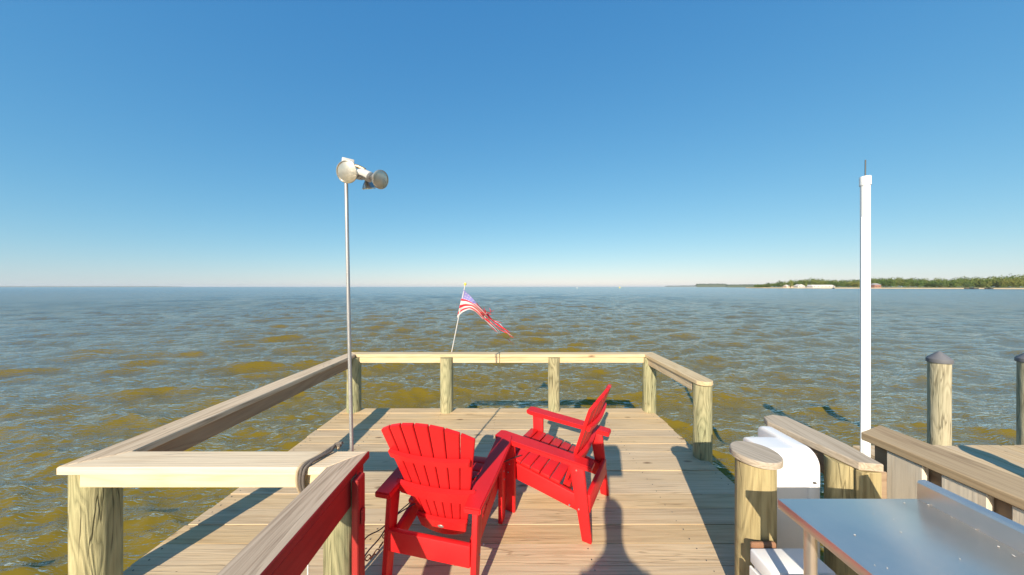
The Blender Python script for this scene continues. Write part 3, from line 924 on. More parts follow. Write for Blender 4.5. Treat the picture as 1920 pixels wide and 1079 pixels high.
def holder(c, d, ln=0.075, r=0.024):
    return lathe('lamp_holder', [(0.0, -ln), (r * 0.7, -ln), (r * 0.8, -ln * 0.9), (r, -ln * 0.75), (r, 0.0), (r * 0.85, 0.002), (0.0, 0.002)], M['white_metal'], fp, c, d, seg=20)
d1 = Vector((-0.08, -1.0, -0.22)).normalized()
c1 = at(651, 326, 1.50)
bulb(c1, d1, 0.90)
holder(c1 - d1 * 0.085, d1, 0.05)
d2 = Vector((0.86, -0.42, -0.30)).normalized()
c2 = at(713, 340, 1.555)
bulb(c2, d2, 0.80)
holder(c2 - d2 * 0.075, Vector((0.86, -0.28, -0.42)).normalized(), 0.080, 0.027)
d3 = Vector((0.10, 0.30, -0.95)).normalized()
c3 = at(692, 356, 1.66)
bulb(c3, d3, 0.62)
tube('arm', [(-0.852, 1.612, 2.20), at(672, 316, 1.61), at(684, 322, 1.61)], 0.010, M['brass'], fp)
tube('arm', [at(681, 322, 1.625), at(688, 338, 1.65)], 0.009, M['brass'], fp)

# ------------------------------------------------------------------ flag
fs = empty('flag_staff', (-0.78, 3.99, 0.55), 'thin white flag staff leaning from the far rail with gold ball', 'flagpole')
s0 = at(846, 668, 3.985); s1 = at(872, 538, 3.985)
tube('staff', [s0 + (s0 - s1).normalized() * 0.08, s1], 0.0068, M['white_metal'], fs, seg=10)
lathe('finial', [(0.0, -0.012), (0.007, -0.010), (0.008, 0.0), (0.014, 0.006), (0.018, 0.016), (0.014, 0.028), (0.0, 0.033)], M['gold'], fs, s1, (s1 - s0).normalized(), seg=14)
lathe('socket', [(0.014, 0.0), (0.014, 0.09), (0.0, 0.092)], M['galv'], fs, s0 + (s0 - s1).normalized() * 0.085, (s1 - s0).normalized(), seg=12)

def lerp_path(path, t):
    t = max(0, min(1, t)) * (len(path) - 1)
    i = min(int(t), len(path) - 2)
    f = t - i
    return (path[i][0] + (path[i + 1][0] - path[i][0]) * f, path[i][1] + (path[i + 1][1] - path[i][1]) * f)
def smooth_path(path, t):
    e = 0.05
    a, b, c = lerp_path(path, t - e), lerp_path(path, t), lerp_path(path, t + e)
    return ((a[0] + b[0] + c[0]) / 3, (a[1] + b[1] + c[1]) / 3)
fl = empty('flag', tuple(at(868, 575, 3.975)), 'tattered red white and blue striped flag blowing to the right', 'flag')
TOP = [(868, 546), (881, 557), (896, 574), (910, 590), (919, 600)]
BOT = [(856, 601), (865, 590), (879, 583), (892, 589), (906, 603)]
def flag_pt(s, t):
    a = smooth_path(TOP, s); b = smooth_path(BOT, s)
    u = a[0] + (b[0] - a[0]) * t; v = a[1] + (b[1] - a[1]) * t
    # bowed stripes and folds
    v -= 5.0 * math.sin(math.pi * t) * (0.2 + 0.8 * s) * math.sin(math.pi * min(1, s * 1.1))
    y = 3.975 + 0.05 * math.sin(7 * s + 2.0 * t) * s + 0.025 * math.sin(9 * t + 4 * s) * (0.3 + s)
    return at(u, v, y)
NS, NT = 36, 26
base = WL[fl]
bm = bmesh.new()
grid = [[bm.verts.new(flag_pt(i / NS, j / NT) - base) for j in range(NT + 1)] for i in range(NS + 1)]
for i in range(NS):
    for j in range(NT):
        # frayed far edge
        if i > NS - 6 and random.random() < (i - (NS - 6)) * 0.10:
            continue
        f = bm.faces.new((grid[i][j], grid[i + 1][j], grid[i + 1][j + 1], grid[i][j + 1]))
        f.smooth = True
        s = i / NS; t_ = j / NT
        stripe = int(t_ * 7.99)
        f.material_index = 1 if stripe % 2 else 0
        if s < 0.46 and t_ < 0.30:
            f.material_index = 2
            if (i % 3 == 1) and (j % 3 == 1):
                f.material_index = 1
me = to_mesh(bm, 'cloth')
cl = link('cloth', me, [M['flag_red'], M['flag_white'], M['flag_blue']], fl, base)
sm = cl.modifiers.new('thick', 'SOLIDIFY'); sm.thickness = 0.0015
# knotted, shredded fly end
def ribbon(path_uv, w, mat, y0, amp):
    bm = bmesh.new()
    prev = None
    n = 14
    ph = random.uniform(0, 6)
    for q in range(n + 1):
        t_ = q / n
        u, v = smooth_path(path_uv, t_)
        y = y0 + amp * math.sin(5 * t_ + ph)
        c = at(u, v, y) - base
        ww = w * (1 - 0.55 * t_)
        tw = 1.2 * math.sin(4 * t_ + ph)
        d = Vector((0.6 * math.cos(tw), 0.7 * math.sin(tw), 0.75 * math.cos(tw))) * ww
        a, b_ = bm.verts.new(c - d), bm.verts.new(c + d)
        if prev:
            f = bm.faces.new((prev[0], a, b_, prev[1])); f.smooth = True
        prev = (a, b_)
    me = to_mesh(bm, 'streamer')
    o = link('streamer', me, mat, fl, base)
    sm = o.modifiers.new('thick', 'SOLIDIFY'); sm.thickness = 0.0015
R_, W_ = M['flag_red'], M['flag_white']
for mat, w, p in ((R_, .017, [(912, 592), (925, 606), (940, 617), (958, 628)]),
                  (R_, .014, [(908, 600), (922, 610), (938, 622), (956, 630)]),
                  (W_, .006, [(914, 598), (928, 606), (938, 611), (944, 618)]),
                  (R_, .006, [(914, 600), (930, 606), (942, 609)]),
                  (W_, .006, [(908, 602), (920, 613), (930, 622), (934, 628)]),
                  (R_, .005, [(910, 604), (922, 618), (937, 630)]),
                  (W_, .004, [(918, 606), (930, 618), (936, 624), (936, 630)]),
                  (R_, .005, [(950, 624), (957, 634), (964, 637)]),
                  (W_, .004, [(946, 622), (953, 629), (960, 633)]),
                  (R_, .004, [(951, 637), (957, 644), (964, 648)])):
    ribbon(p, w, mat, 3.98 + random.uniform(-0.03, 0.03), 0.02)
for q in range(16):
    c = (909 + random.gauss(0, 3.5), 591 + random.gauss(0, 3.0))
    e = (c[0] + random.gauss(0, 6), c[1] + random.gauss(1, 6))
    ribbon([c, ((c[0] + e[0]) / 2 + random.gauss(0, 1.5), (c[1] + e[1]) / 2 + random.gauss(0, 1.5)), e], 0.011, R_ if q % 5 else W_, 3.965 + random.uniform(-0.03, 0.03), 0.02)

# ------------------------------------------------------------------ ropes and cable
def curve_pts(ctrl, n=8):
    pts = []
    ctrl = [Vector(c) for c in ctrl]
    for i in range(len(ctrl) - 1):
        p0 = ctrl[max(i - 1, 0)]; p1 = ctrl[i]; p2 = ctrl[i + 1]; p3 = ctrl[min(i + 2, len(ctrl) - 1)]
        for k in range(n):
            t = k / n
            pts.append(0.5 * ((2 * p1) + (-p0 + p2) * t + (2 * p0 - 5 * p1 + 4 * p2 - p3) * t * t + (-p0 + 3 * p1 - 3 * p2 + p3) * t ** 3))
    pts.append(ctrl[-1])
    return pts
rp_ = empty('tied_rope', (-0.97, 1.50, 0.70), 'doubled weathered rope looped over the pale cross rail', 'rope')
for dx, mt in ((0.0, 'rope'), (0.016, 'rope_dark'), (0.031, 'rope_dark')):
    x = -1.000 + dx
    j = lambda: random.uniform(-0.004, 0.004)
    pts = [(x + 0.006, 1.447 - 0.006, 0.590 - dx * 0.5), (x + j(), 1.426, 0.640), (x + 0.004, 1.424, 0.700), (x + 0.012 + j(), 1.440, 0.7245), (x + 0.035 + j(), 1.50, 0.7235 + dx * 0.3),
           (x + 0.055 + j(), 1.545, 0.732), (x + 0.085 - dx, 1.59, 0.730 + dx * 0.4), (x + 0.105 - dx * 0.4, 1.585, 0.722 + dx)]
    tube('strand', curve_pts(pts), 0.0072, M[mt], rp_, seg=9)
tube('strand', curve_pts([(-0.990, 1.440, 0.592), (-0.978, 1.445, 0.583), (-0.964, 1.440, 0.592)]), 0.008, M['rope'], rp_, seg=9)

wc = curve_pts([(-0.800, 1.205, 0.60), (-0.802, 1.206, 0.40), (-0.797, 1.203, 0.20), (-0.803, 1.200, 0.03), (-0.79, 1.23, 0.008), (-0.74, 1.30, 0.008)])
o = tube('hanging_cord', wc, 0.0035, M['rope_white'], None, seg=8)
tag(o, 'thin white cord hanging down behind the near red-sided rail', 'cord')

sc_ = empty('security_cable', (-0.7, 1.45, 0.0), 'dark cable and rusty chain tying the red chairs to the railing post', 'cable')
cab = [(-0.86, 1.375, 0.13), (-0.80, 1.358, 0.155), (-0.725, 1.368, 0.19), at(683, 1048, 1.46), at(712, 1012, 1.60), at(745, 968, 1.74), (-0.46, 1.86, 0.31), (-0.30, 1.93, 0.335), at(925, 882, 1.99), at(948, 868, 2.06), at(976, 857, 2.14)]
tube('cable', curve_pts(cab), 0.0035, M['cable'], sc_, seg=8)
tube('cable', curve_pts([(-0.725, 1.40, 0.24), at(683, 1016, 1.52), at(716, 994, 1.66), at(755, 957, 1.80), (-0.52, 1.93, 0.30)]), 0.0032, M['cable'], sc_, seg=8)
def ring_mesh(R, r, st):
    bm = bmesh.new()
    pts = []
    n = 14
    rings = []
    for q in range(n):
        a = 2 * math.pi * q / n
        c = Vector((R * math.cos(a) + (st if math.cos(a) > 0 else -st), R * math.sin(a), 0))
        d = Vector((math.cos(a), math.sin(a), 0))
        rings.append([bm.verts.new(c + d * r * math.cos(b) + Vector((0, 0, r * math.sin(b)))) for b in (2 * math.pi * w / 6 for w in range(6))])
    for q in range(n):
        for w in range(6):
            bm.faces.new((rings[q][w], rings[(q + 1) % n][w], rings[(q + 1) % n][(w + 1) % 6], rings[q][(w + 1) % 6]))
    return to_mesh(bm, 'chain_link', True)
lk = ring_mesh(0.009, 0.0028, 0.007)
c0 = at(690, 1049, 1.52); c1_ = at(722, 1008, 1.66)
dv = (c1_ - c0)
nl = max(4, int(dv.length / 0.026))
for q in range(nl):
    p = c0 + dv * (q / (nl - 1)) + Vector((0, 0, -0.03 * math.sin(math.pi * q / (nl - 1))))
    o = link('chain_link', lk, M['rust'], sc_, p)
    qd = dv.normalized().to_track_quat('X', 'Z') @ Matrix.Rotation(math.pi / 2 * (q % 2) + 0.4, 3, 'X').to_quaternion()
    o.rotation_euler = qd.to_euler()

# ------------------------------------------------------------------ white guide pole
PX, PY = 2.995, 2.60
gp = empty('guide_pole', (PX, PY, WZ), 'tall white plastic pipe standing in the water behind the short railing', 'pole')
tube('pipe', [(PX, PY, -2.6), (PX, PY, 2.42)], 0.0305, M['white_plastic'], gp, seg=28)
lathe('end_cap', [(0.0355, 0.0), (0.0355, 0.07), (0.034, 0.075), (0.0, 0.077)], M['white_plastic'], gp, (PX, PY, 2.418), seg=28)
tube('rod', [(PX, PY, 2.48), (PX + 0.002, PY, 2.635)], 0.0045, M['dark_metal'], gp, seg=8)
tube('wire', curve_pts([(PX - 0.036, PY - 0.006, 2.15), (PX - 0.0345, PY - 0.004, 1.6), (PX - 0.037, PY - 0.006, 0.9), (PX - 0.036, PY, 0.1)]), 0.004, M['white_plastic'], gp, seg=6)

# ------------------------------------------------------------------ second dock and its pilings
d2_ = empty('side_dock', (5.2, 2.6, 0), 'neighbouring low wooden walkway at the right edge of the picture', 'dock')
xx = 3.35
k = 0
while xx < 8.6:
    y0 = 2.05 + random.uniform(-0.01, 0.01); y1 = 3.02 + random.uniform(-0.01, 0.01)
    o = plank('plank', (xx + 0.07, y0, -0.02), (xx + 0.07, y1, -0.02), 0.1405, 0.038, M['deck'], d2_)
    o.location.z += random.uniform(-0.002, 0.002)
    xx += 0.146
box('joist', 3.36, 8.6, 2.12, 2.16, -0.26, -0.042, M['rail_brown'], d2_)
box('joist', 3.36, 8.6, 2.93, 2.97, -0.26, -0.042, M['rail_brown'], d2_)
for q, (x, yy) in enumerate(((3.7, 2.5), (6.0, 2.5), (8.2, 2.5))):
    post('pile', x, yy, 0.10, -0.262, M['piling'], d2_, z0=-4, seed=80 + q)
def piling(x, yy, r, zt, seed, label):
    p = empty('mooring_piling', (x, yy, WZ), label, 'piling', 'mooring pilings by the side dock')
    post('pile', x, yy, r, zt - 0.115, M['piling'], p, z0=-4.0, seed=seed, rotz=seed)
    lathe('pile_cap', [(r * 1.13, -0.085), (r * 1.15, -0.08), (r * 1.13, -0.040), (r * 1.06, -0.032), (r * 0.12, 0.048), (0.0, 0.052)], M['rubber'], p, (x, yy, zt - 0.06), seg=24, sharp=0.4)
piling(5.17, 3.71, 0.089, 0.79, 5, 'round timber piling with dark cone cap right of the white pole')
piling(6.27, 3.71, 0.089, 0.79, 6, 'round timber piling cut off by the right picture edge')
piling(4.10, 1.95, 0.089, 0.60, 7, 'round timber piling standing at the near edge of the side dock')

# ------------------------------------------------------------------ camera on tripod and the photographer (their shadows fall on the deck)
tp = empty('tripod_camera', (0, -0.08, 0), 'box camera on a tripod whose square shadow falls beside the second chair', 'camera')
box('camera_body', -0.115, 0.115, -0.135, -0.03, 1.42, 1.645, M['black'], tp, bev=0.012, seg=2, smooth=True)
tube('column', [(0, -0.085, 0.62), (0, -0.085, 1.42)], 0.014, M['black'], tp)
for q in range(3):
    a = math.radians(90 + 120 * q)
    tube('leg', [(0.02 * math.cos(a), -0.085 + 0.02 * math.sin(a), 0.80), (0.40 * math.cos(a), -0.085 + 0.40 * math.sin(a), 0.01)], 0.012, M['black'], tp)

def skin_mesh(name, J, E, mat, parent, root, sub=2):
    names = list(J)
    idx = {n_: q for q, n_ in enumerate(names)}
    me = bpy.data.meshes.new(name)
    me.from_pydata([J[n_][0] for n_ in names], [(idx[a], idx[b]) for a, b in E], [])
    o = link(name, me, mat, parent, WL[parent])
    o.modifiers.new('skin', 'SKIN').use_smooth_shade = True
    sv = me.skin_vertices[0].data
    for n_ in names:
        r = J[n_][1]
        sv[idx[n_]].radius = r if isinstance(r, tuple) else (r, r)
        sv[idx[n_]].use_root = (n_ == root)
    sb = o.modifiers.new('sub', 'SUBSURF'); sb.levels = sub; sb.render_levels = sub
    return o
pe = empty('person', (-0.20, -0.87, 0), 'person in shirt and trousers standing behind the camera, casting the rounded shadow', 'person')
J = {'pelvis': ((0, 0, 0.93), (0.15, 0.11)), 'waist': ((0, 0, 1.08), (0.13, 0.10)), 'chest': ((0, 0, 1.26), (0.140, 0.11)), 'upper': ((0, -0.01, 1.36), (0.105, 0.085)),
     'neck': ((0, -0.01, 1.455), (0.052, 0.055)), 'jaw': ((0, 0.02, 1.525), (0.056, 0.070)), 'head': ((0, 0.005, 1.605), (0.072, 0.090)), 'crown': ((0, -0.005, 1.665), (0.052, 0.068))}
E = [('pelvis', 'waist'), ('waist', 'chest'), ('chest', 'upper'), ('upper', 'neck'), ('neck', 'jaw'), ('jaw', 'head'), ('head', 'crown')]
for s, S in ((-1, 'l'), (1, 'r')):
    J.update({S + 'sh': ((s * 0.150, -0.01, 1.325), 0.056), S + 'el': ((s * 0.210, -0.02, 1.10), 0.042), S + 'wr': ((s * 0.225, 0.10, 0.88), 0.028), S + 'pa': ((s * 0.220, 0.135, 0.81), (0.022, 0.038)),
              S + 'hip': ((s * 0.095, 0, 0.86), 0.085), S + 'kn': ((s * 0.105, 0.01, 0.48), 0.058), S + 'an': ((s * 0.11, -0.02, 0.09), 0.038), S + 'toe': ((s * 0.125, 0.15, 0.035), (0.042, 0.030)), S + 'heel': ((s * 0.11, -0.05, 0.045), 0.036)})
    E += [('upper', S + 'sh'), (S + 'sh', S + 'el'), (S + 'el', S + 'wr'), (S + 'wr', S + 'pa'), ('pelvis', S + 'hip'), (S + 'hip', S + 'kn'), (S + 'kn', S + 'an'), (S + 'an', S + 'toe'), (S + 'an', S + 'heel')]
    for q, (dx, ln) in enumerate(((-0.024, 0.070), (-0.008, 0.080), (0.008, 0.075), (0.022, 0.058))):
        b0 = Vector((s * 0.220, 0.150 + dx * 0.9, 0.790)); 
        J['%sf%d' % (S, q)] = (tuple(b0 + Vector((0, 0.01, -ln * 0.45))), 0.0085)
        J['%sg%d' % (S, q)] = (tuple(b0 + Vector((-s * 0.012, 0.012, -ln))), 0.0075)
        E += [(S + 'pa', '%sf%d' % (S, q)), ('%sf%d' % (S, q), '%sg%d' % (S, q))]
    J[S + 'th'] = ((s * 0.200, 0.172, 0.805), 0.010); J[S + 'tt'] = ((s * 0.195, 0.188, 0.775), 0.0085)
    E += [(S + 'pa', S + 'th'), (S + 'th', S + 'tt')]
body = skin_mesh('body', J, E, M['skin'], pe, 'pelvis')
def grow(keys, k):
    return {q: (J[q][0], tuple(v * k for v in (J[q][1] if isinstance(J[q][1], tuple) else (J[q][1],) * 2))) for q in keys}
def sub_edges(keys):
    return [e for e in E if e[0] in keys and e[1] in keys]
kk = ['pelvis', 'waist', 'chest', 'upper', 'lsh', 'rsh', 'lel', 'rel']
skin_mesh('shirt', grow(kk, 1.16), sub_edges(kk), M['shirt'], pe, 'pelvis')
kk = ['pelvis', 'lhip', 'rhip', 'lkn', 'rkn', 'lan', 'ran']
skin_mesh('trousers', grow(kk, 1.13), sub_edges(kk), M['trousers'], pe, 'pelvis')
hair = {'a': ((0, -0.02, 1.60), (0.077, 0.085)), 'b': ((0, -0.015, 1.675), (0.06, 0.078))}
skin_mesh('hair', hair, [('a', 'b')], M['hair'], pe, 'a')

# ------------------------------------------------------------------ far shore on the right
def shore_poly(name, outline, z_edge, mat, label):
    bm = bmesh.new()
    top = [bm.verts.new((x, y_, z)) for x, y_, z in outline]
    bot = [bm.verts.new((x, y_, WZ - 1.5)) for x, y_, z in outline]
    bm.faces.new(top)
    n = len(top)
    for q in range(n):
        bm.faces.new((top[q], bot[q], bot[(q + 1) % n], top[(q + 1) % n]))
    o = link(name, to_mesh(bm, name), mat)
    tag(o, label, kind='structure')
    return o
def ground_pt(u, d):
    """point on the far shore: picture column u, distance d straight ahead"""
    return ((u - 960) / F * d, d)
SH = [(1398, 640), (1430, 600), (1480, 560), (1540, 520), (1600, 490), (1680, 450), (1760, 415), (1840, 385), (1930, 355), (2040, 330), (2250, 300)]
beach = [(*ground_pt(u, d), WZ + 1.3) for u, d in SH]
back_ = [(*ground_pt(u, d + 420), WZ + 1.0) for u, d in reversed(SH)]
shore_poly('beach', beach + back_, WZ + 0.9, M['sand'], 'sandy strip of beach along the far right shore')
lawn = [(*ground_pt(u + 8, d + 14), WZ + 1.45) for u, d in SH]
lback = [(*ground_pt(u, d + 415), WZ + 1.6) for u, d in reversed(SH)]
shore_poly('shore_land', lawn + lback, WZ + 1.4, M['grass'], 'low green land behind the far right beach')

def crown_bm(bm, c, rx, rz, n, rng, leaf=1.0):
    """leaf clumps through a lumpy crown"""
    lobes = []
    for q in range(6):
        a = rng.uniform(0, 6.28)
        lobes.append((Vector((math.cos(a) * rx * 0.5 * rng.random(), math.sin(a) * rx * 0.5 * rng.random(), rz * rng.uniform(-0.45, 0.5))), rng.uniform(0.45, 0.7)))
    for q in range(n):
        lc, lr = lobes[q % 6]
        d = Vector((rng.gauss(0, 1), rng.gauss(0, 1), rng.gauss(0, 1))).normalized() * (rng.random() ** 0.33)
        p = Vector(c) + lc + Vector((d.x * rx * lr, d.y * rx * lr, d.z * rz * lr))
        s = leaf * rng.uniform(0.6, 1.3)
        nrm = (d + Vector((rng.gauss(0, .5), rng.gauss(0, .5), rng.gauss(0.3, .5)))).normalized()
        t1 = nrm.orthogonal().normalized(); t2 = nrm.cross(t1)
        a = rng.uniform(0, 6.28)
        e1 = (t1 * math.cos(a) + t2 * math.sin(a)) * s; e2 = (t2 * math.cos(a) - t1 * math.sin(a)) * s * rng.uniform(0.5, 0.9)
        vs = [bm.verts.new(p + w) for w in (e1, e2, -e1 * rng.uniform(.7, 1), -e2)]
        bm.faces.new(vs)

rng = random.Random(5)
def shore_d(u):
    for (u0, d0), (u1, d1) in zip(SH, SH[1:]):
        if u0 <= u <= u1:
            return d0 + (d1 - d0) * (u - u0) / (u1 - u0)
    return SH[-1][1] if u > SH[-1][0] else SH[0][1]
def top_v(u):
    """tree-line height profile in the photo"""
    P_ = [(1400, 538), (1430, 536.5), (1446, 535), (1462, 531.5), (1478, 531), (1500, 528), (1520, 526), (1545, 527.5), (1580, 528), (1620, 527), (1645, 523.5), (1680, 524), (1700, 525), (1750, 527), (1800, 524.5), (1850, 523), (1885, 521), (1920, 518), (2050, 515), (2300, 515)]
    for (u0, v0), (u1, v1) in zip(P_, P_[1:]):
        if u0 <= u <= u1:
            return v0 + (v1 - v0) * (u - u0) / (u1 - u0)
    return 520
woods = bmesh.new()
trunks = bmesh.new()
ntree = 0
for row, dd in enumerate((28, 50, 75, 105)):
    u = 1412.0 + row * 3
    while u < 2150:
        d = shore_d(u) + dd + rng.uniform(-8, 8)
        if 1496 < u < 1575 and row < 1:
            u += 6; continue
        if u < 1500 and row == 0:
            u += 6; continue
        x, y_ = ground_pt(u, d)
        zt = CAM_H + (541 - top_v(u)) * d / F * (0.75 + 0.07 * row) * rng.uniform(0.95, 1.05)
        zb = WZ + 1.3
        hgt = max(3.0, zt - zb)
        rx = hgt * rng.uniform(0.30, 0.48)
        crown_bm(woods, (x, y_, zb + hgt * 0.55), rx * 1.35, hgt * 0.62, 330, rng, leaf=max(0.45, hgt * 0.052))
        u += rx * 1.45 * F / d * rng.uniform(0.75, 1.2)
        ntree += 1
o = link('far_wood', to_mesh(woods, 'far_wood'), M['leaf'])
tag(o, 'dense mixed green wood along the far right shore', 'wood', kind='stuff')

def shore_tree(u, dd, vt, w, mat, label, dark=False):
    d = shore_d(u) + dd
    x, y_ = ground_pt(u, d)
    zb = WZ + 1.3
    zt = CAM_H + (541 - vt) * d / F
    h = zt - zb
    t = empty('shore_tree', (x, y_, zb), label, 'tree')
    tube('trunk', [(x, y_, zb - 0.3), (x + 0.1, y_, zb + h * 0.3), (x - 0.1, y_ + 0.1, zb + h * 0.7)], [h * 0.035, h * 0.025, h * 0.01], M['bark'], t, seg=8)
    bm = bmesh.new()
    crown_bm(bm, (0, 0, 0), w, h * 0.52, 420, rng, leaf=h * 0.06)
    link('crown', to_mesh(bm, 'crown'), mat, t, (x, y_, zb + h * 0.58))
shore_tree(1441, 10, 532.5, 6.0, M['leaf_dark'], 'small dark round tree at the left tip of the far beach')
shore_tree(1464, 15, 530.0, 8.5, M['leaf_dark'], 'broad dark tree left of the far beach houses')
shore_tree(1483, 18, 529.0, 6.5, M['leaf_light'], 'bright green tree just left of the cream beach house')
shore_tree(1512, 14, 533.5, 2.6, M['leaf_light'], 'slim light tree between the white gabled house and long building')
shore_tree(1765, 10, 534.5, 5.0, M['leaf_dark'], 'dark rounded bush tree at the foot of the far right wood')
shore_tree(1815, 10, 534.0, 6.0, M['leaf_dark'], 'low wide dark tree above the dark boat on the far shore')

def house(name, u0, u1, v_eave, v_ridge, dd, wall, roof, label, gable=False, windows=3):
    um = (u0 + u1) / 2
    d = shore_d(um) + dd
    x0, _ = ground_pt(u0, d); x1, _ = ground_pt(u1, d)
    zb = WZ + 1.4
    ze = CAM_H + (541 - v_eave) * d / F; zr = CAM_H + (541 - v_ridge) * d / F
    dep = min(9.0, (x1 - x0) * 0.8)
    hs_ = empty(name, ((x0 + x1) / 2, d + dep / 2, zb), label, 'house')
    box('wall', x0, x1, d, d + dep, zb - 0.3, ze, wall, hs_, bev=0)
    bm = bmesh.new()
    o_ = 0.4
    if gable:
        xm = (x0 + x1) / 2
        a = [(x0 - o_, d - o_, ze), (x1 + o_, d - o_, ze), (xm, d - o_, zr)]
        b_ = [(x0 - o_, d + dep + o_, ze), (x1 + o_, d + dep + o_, ze), (xm, d + dep + o_, zr)]
    else:
        ym = d + dep / 2
        a = [(x0 - o_, d - o_, ze), (x0 - o_, d + dep + o_, ze), (x0 - o_ + 1.5, ym, zr)]
        b_ = [(x1 + o_, d - o_, ze), (x1 + o_, d + dep + o_, ze), (x1 + o_ - 1.5, ym, zr)]
    base_ = WL[hs_]
    va = [bm.verts.new(Vector(p) - base_) for p in a]; vb = [bm.verts.new(Vector(p) - base_) for p in b_]
    bm.faces.new(va); bm.faces.new(vb)
    for q in range(3):
        bm.faces.new((va[q], va[(q + 1) % 3], vb[(q + 1) % 3], vb[q]))
    link('roof', to_mesh(bm, 'roof'), roof, hs_, base_)
    for q in range(windows):
        xc = x0 + (x1 - x0) * (q + 0.5) / windows
        box('window', xc - 0.6, xc + 0.6, d - 0.06, d + 0.05, zb + 0.9, zb + 2.1, M['glass_dark'], hs_, bev=0)
house('long_beach_building', 1524, 1566, 540.3, 537.4, 22, M['house_white'], M['roof_pale'], 'long low white building on the far beach', windows=6)
house('beach_house', 1515.5, 1523, 540.0, 537.4, 20, M['house_white'], M['house_white'], 'small white gabled wing beside the long beach building', gable=True, windows=1)
house('beach_house', 1496, 1509, 539.6, 536.4, 24, M['house_white'], M['roof_pale'], 'white gabled beach house left of the long building', gable=True, windows=2)
house('beach_house', 1475, 1489, 540.0, 537.4, 20, M['house_cream'], M['roof_pale'], 'cream coloured beach house half hidden by trees', windows=2)
house('brick_house', 1640, 1652, 537.6, 534.6, 12, M['house_brick'], M['roof_grey'], 'red brick house at the wood edge right of the white pole', windows=2)

def dark_boat(u, v, d, ln, label):
    x, y_ = ground_pt(u, d)
    b = empty('moored_boat', (x, y_, WZ), label, 'boat')
    bm = bmesh.new()
    secs = []
    for q in range(9):
        t = q / 8
        w = 1.1 * math.sin(math.pi * min(1, 0.18 + t * 0.85)) ** 0.6
        xx_ = (t - 0.5) * ln
        secs.append([bm.verts.new((xx_, -w, 0.9 + 0.3 * (2 * t - 1) ** 2)), bm.verts.new((xx_, -w * 0.6, -0.1)), bm.verts.new((xx_, w * 0.6, -0.1)), bm.verts.new((xx_, w, 0.9 + 0.3 * (2 * t - 1) ** 2))])
    for a, b_ in zip(secs, secs[1:]):
        for q in range(4):
            bm.faces.new((a[q], a[(q + 1) % 4], b_[(q + 1) % 4], b_[q]))
    bm.faces.new(secs[0]); bm.faces.new(secs[-1])
    link('hull', to_mesh(bm, 'hull'), M['black'], b, (x, y_, WZ))
    box('cabin', x - ln * 0.14, x + ln * 0.12, y_ - 0.6, y_ + 0.6, WZ + 0.9, WZ + 1.7, M['black'], b, bev=0.1)
dark_boat(1822, 545, 372, 17, 'long dark boat lying along the far right beach')
dark_boat(1855, 545, 366, 10, 'shorter dark boat right of the long dark boat on the shore')
dark_boat(1563, 546, 470, 3.0, 'tiny dark dinghy off the beach below the long building')

# distant headlands
def headland(name, u0, u1, d, vt0, vt1, mat, label, seed):
    r = random.Random(seed)
    bm = bmesh.new()
    n = max(10, int((u1 - u0) / 1.5))
    fr, bk = [], []
    prev = None
    for q in range(n + 1):
        t = q / n
        u = u0 + (u1 - u0) * t
        v = vt0 + (vt1 - vt0) * t + r.uniform(-0.35, 0.35)
        edge = min(1.0, min(t, 1 - t) * 12 + 0.25)
        z = CAM_H + (541 - v) * d / F * edge
        x = (u - 960) / F * d
        row = [bm.verts.new((x, d, WZ - 2)), bm.verts.new((x, d, WZ + 0.7 * (z - WZ))), bm.verts.new((x, d + d * 0.01, z)), bm.verts.new((x * 1.05, d * 1.05, z * 0.8)), bm.verts.new((x * 1.05, d * 1.05, WZ - 2))]
        if prev:
            for w in range(4):
                bm.faces.new((prev[w], row[w], row[w + 1], prev[w + 1]))
        prev = row
    o = link(name, to_mesh(bm, name), mat)
    tag(o, label, kind='structure')
headland('headland', 1362, 1445, 1300, 537.0, 536.4, M['far_land'], 'low dark wooded headland left of the far beach', 1)
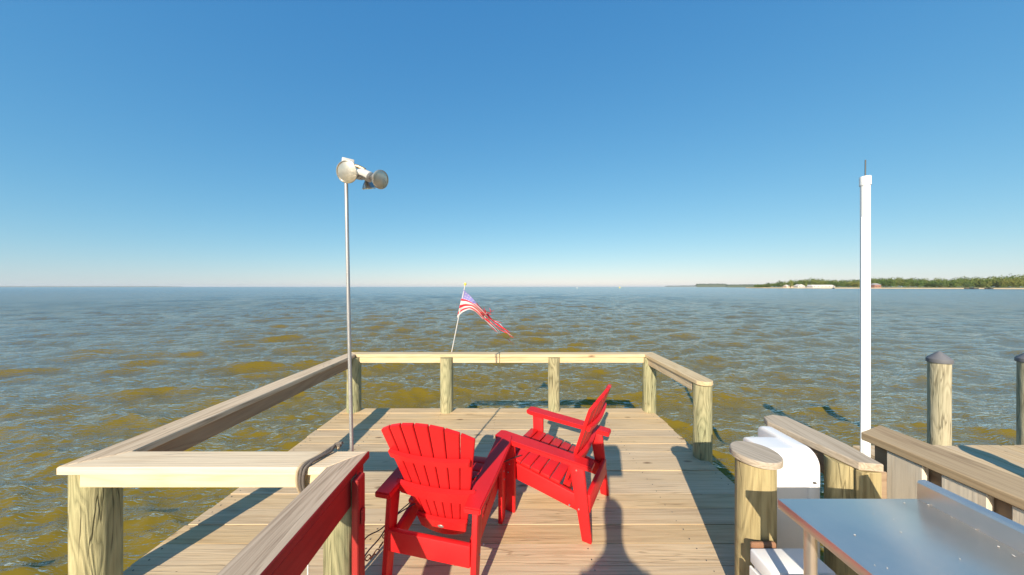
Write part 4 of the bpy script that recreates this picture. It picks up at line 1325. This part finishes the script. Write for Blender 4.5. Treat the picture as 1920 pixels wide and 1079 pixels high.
headland('headland', 1306, 1369, 2300, 535.4, 535.2, M['far_land'], 'flat-topped hazy wooded headland on the horizon', 2)
headland('headland', 1248, 1312, 9000, 539.4, 538.2, M['far_land'], 'faint pale coast far out on the right horizon', 3)
headland('headland', -500, 340, 7500, 539.3, 540.0, M['far_land'], 'thin blue strip of coast along the left horizon', 4)

# two small marks out on the water
bx_, by_ = ground_pt(1162, 620)
bo = empty('yellow_buoy', (bx_, by_, WZ), 'tiny yellow boat-like float on the horizon', 'buoy')
lathe('float', [(0.0, -0.6), (1.3, -0.4), (1.6, 0.4), (1.2, 0.9), (0.7, 1.2), (0.55, 2.6), (0.0, 2.8)], M['gold'], bo, (bx_, by_, WZ), seg=14)
lathe('top_mark', [(0.0, 0.0), (0.9, 0.3), (0.9, 1.2), (0.0, 1.5)], M['house_cream'], bo, (bx_, by_, WZ + 2.8), seg=12)
bx_, by_ = ground_pt(1082, 420)
bo = empty('channel_marker', (bx_, by_, WZ), 'slim pale channel marker post out on the water', 'marker')
lathe('post', [(0.28, -1.5), (0.25, 2.2), (0.0, 2.25)], M['house_white'], bo, (bx_, by_, WZ), seg=10)
box('board', bx_ - 0.5, bx_ + 0.5, by_ - 0.35, by_ - 0.27, WZ + 1.5, WZ + 2.4, M['house_white'], bo, bev=0)

# ------------------------------------------------------------------ air over the bay
bm = bm_box(44000, 44000, 56, 0.0)
o = link('haze', to_mesh(bm, 'haze'), None, None, (0, 0, WZ - 2.4 + 28))
m = bpy.data.materials.new('haze_air'); m.use_nodes = True
nt = m.node_tree
for q in list(nt.nodes): nt.nodes.remove(q)
outn = nt.nodes.new('ShaderNodeOutputMaterial')
pv = nt.nodes.new('ShaderNodeVolumePrincipled')
pv.inputs['Color'].default_value = (0.86, 0.90, 0.95, 1)
pv.inputs['Density'].default_value = 0.00006
pv.inputs['Anisotropy'].default_value = 0.0
nt.links.new(pv.outputs[0], outn.inputs['Volume'])
o.data.materials.append(m)
tag(o, 'thin pale haze over the far water and shore', kind='stuff')
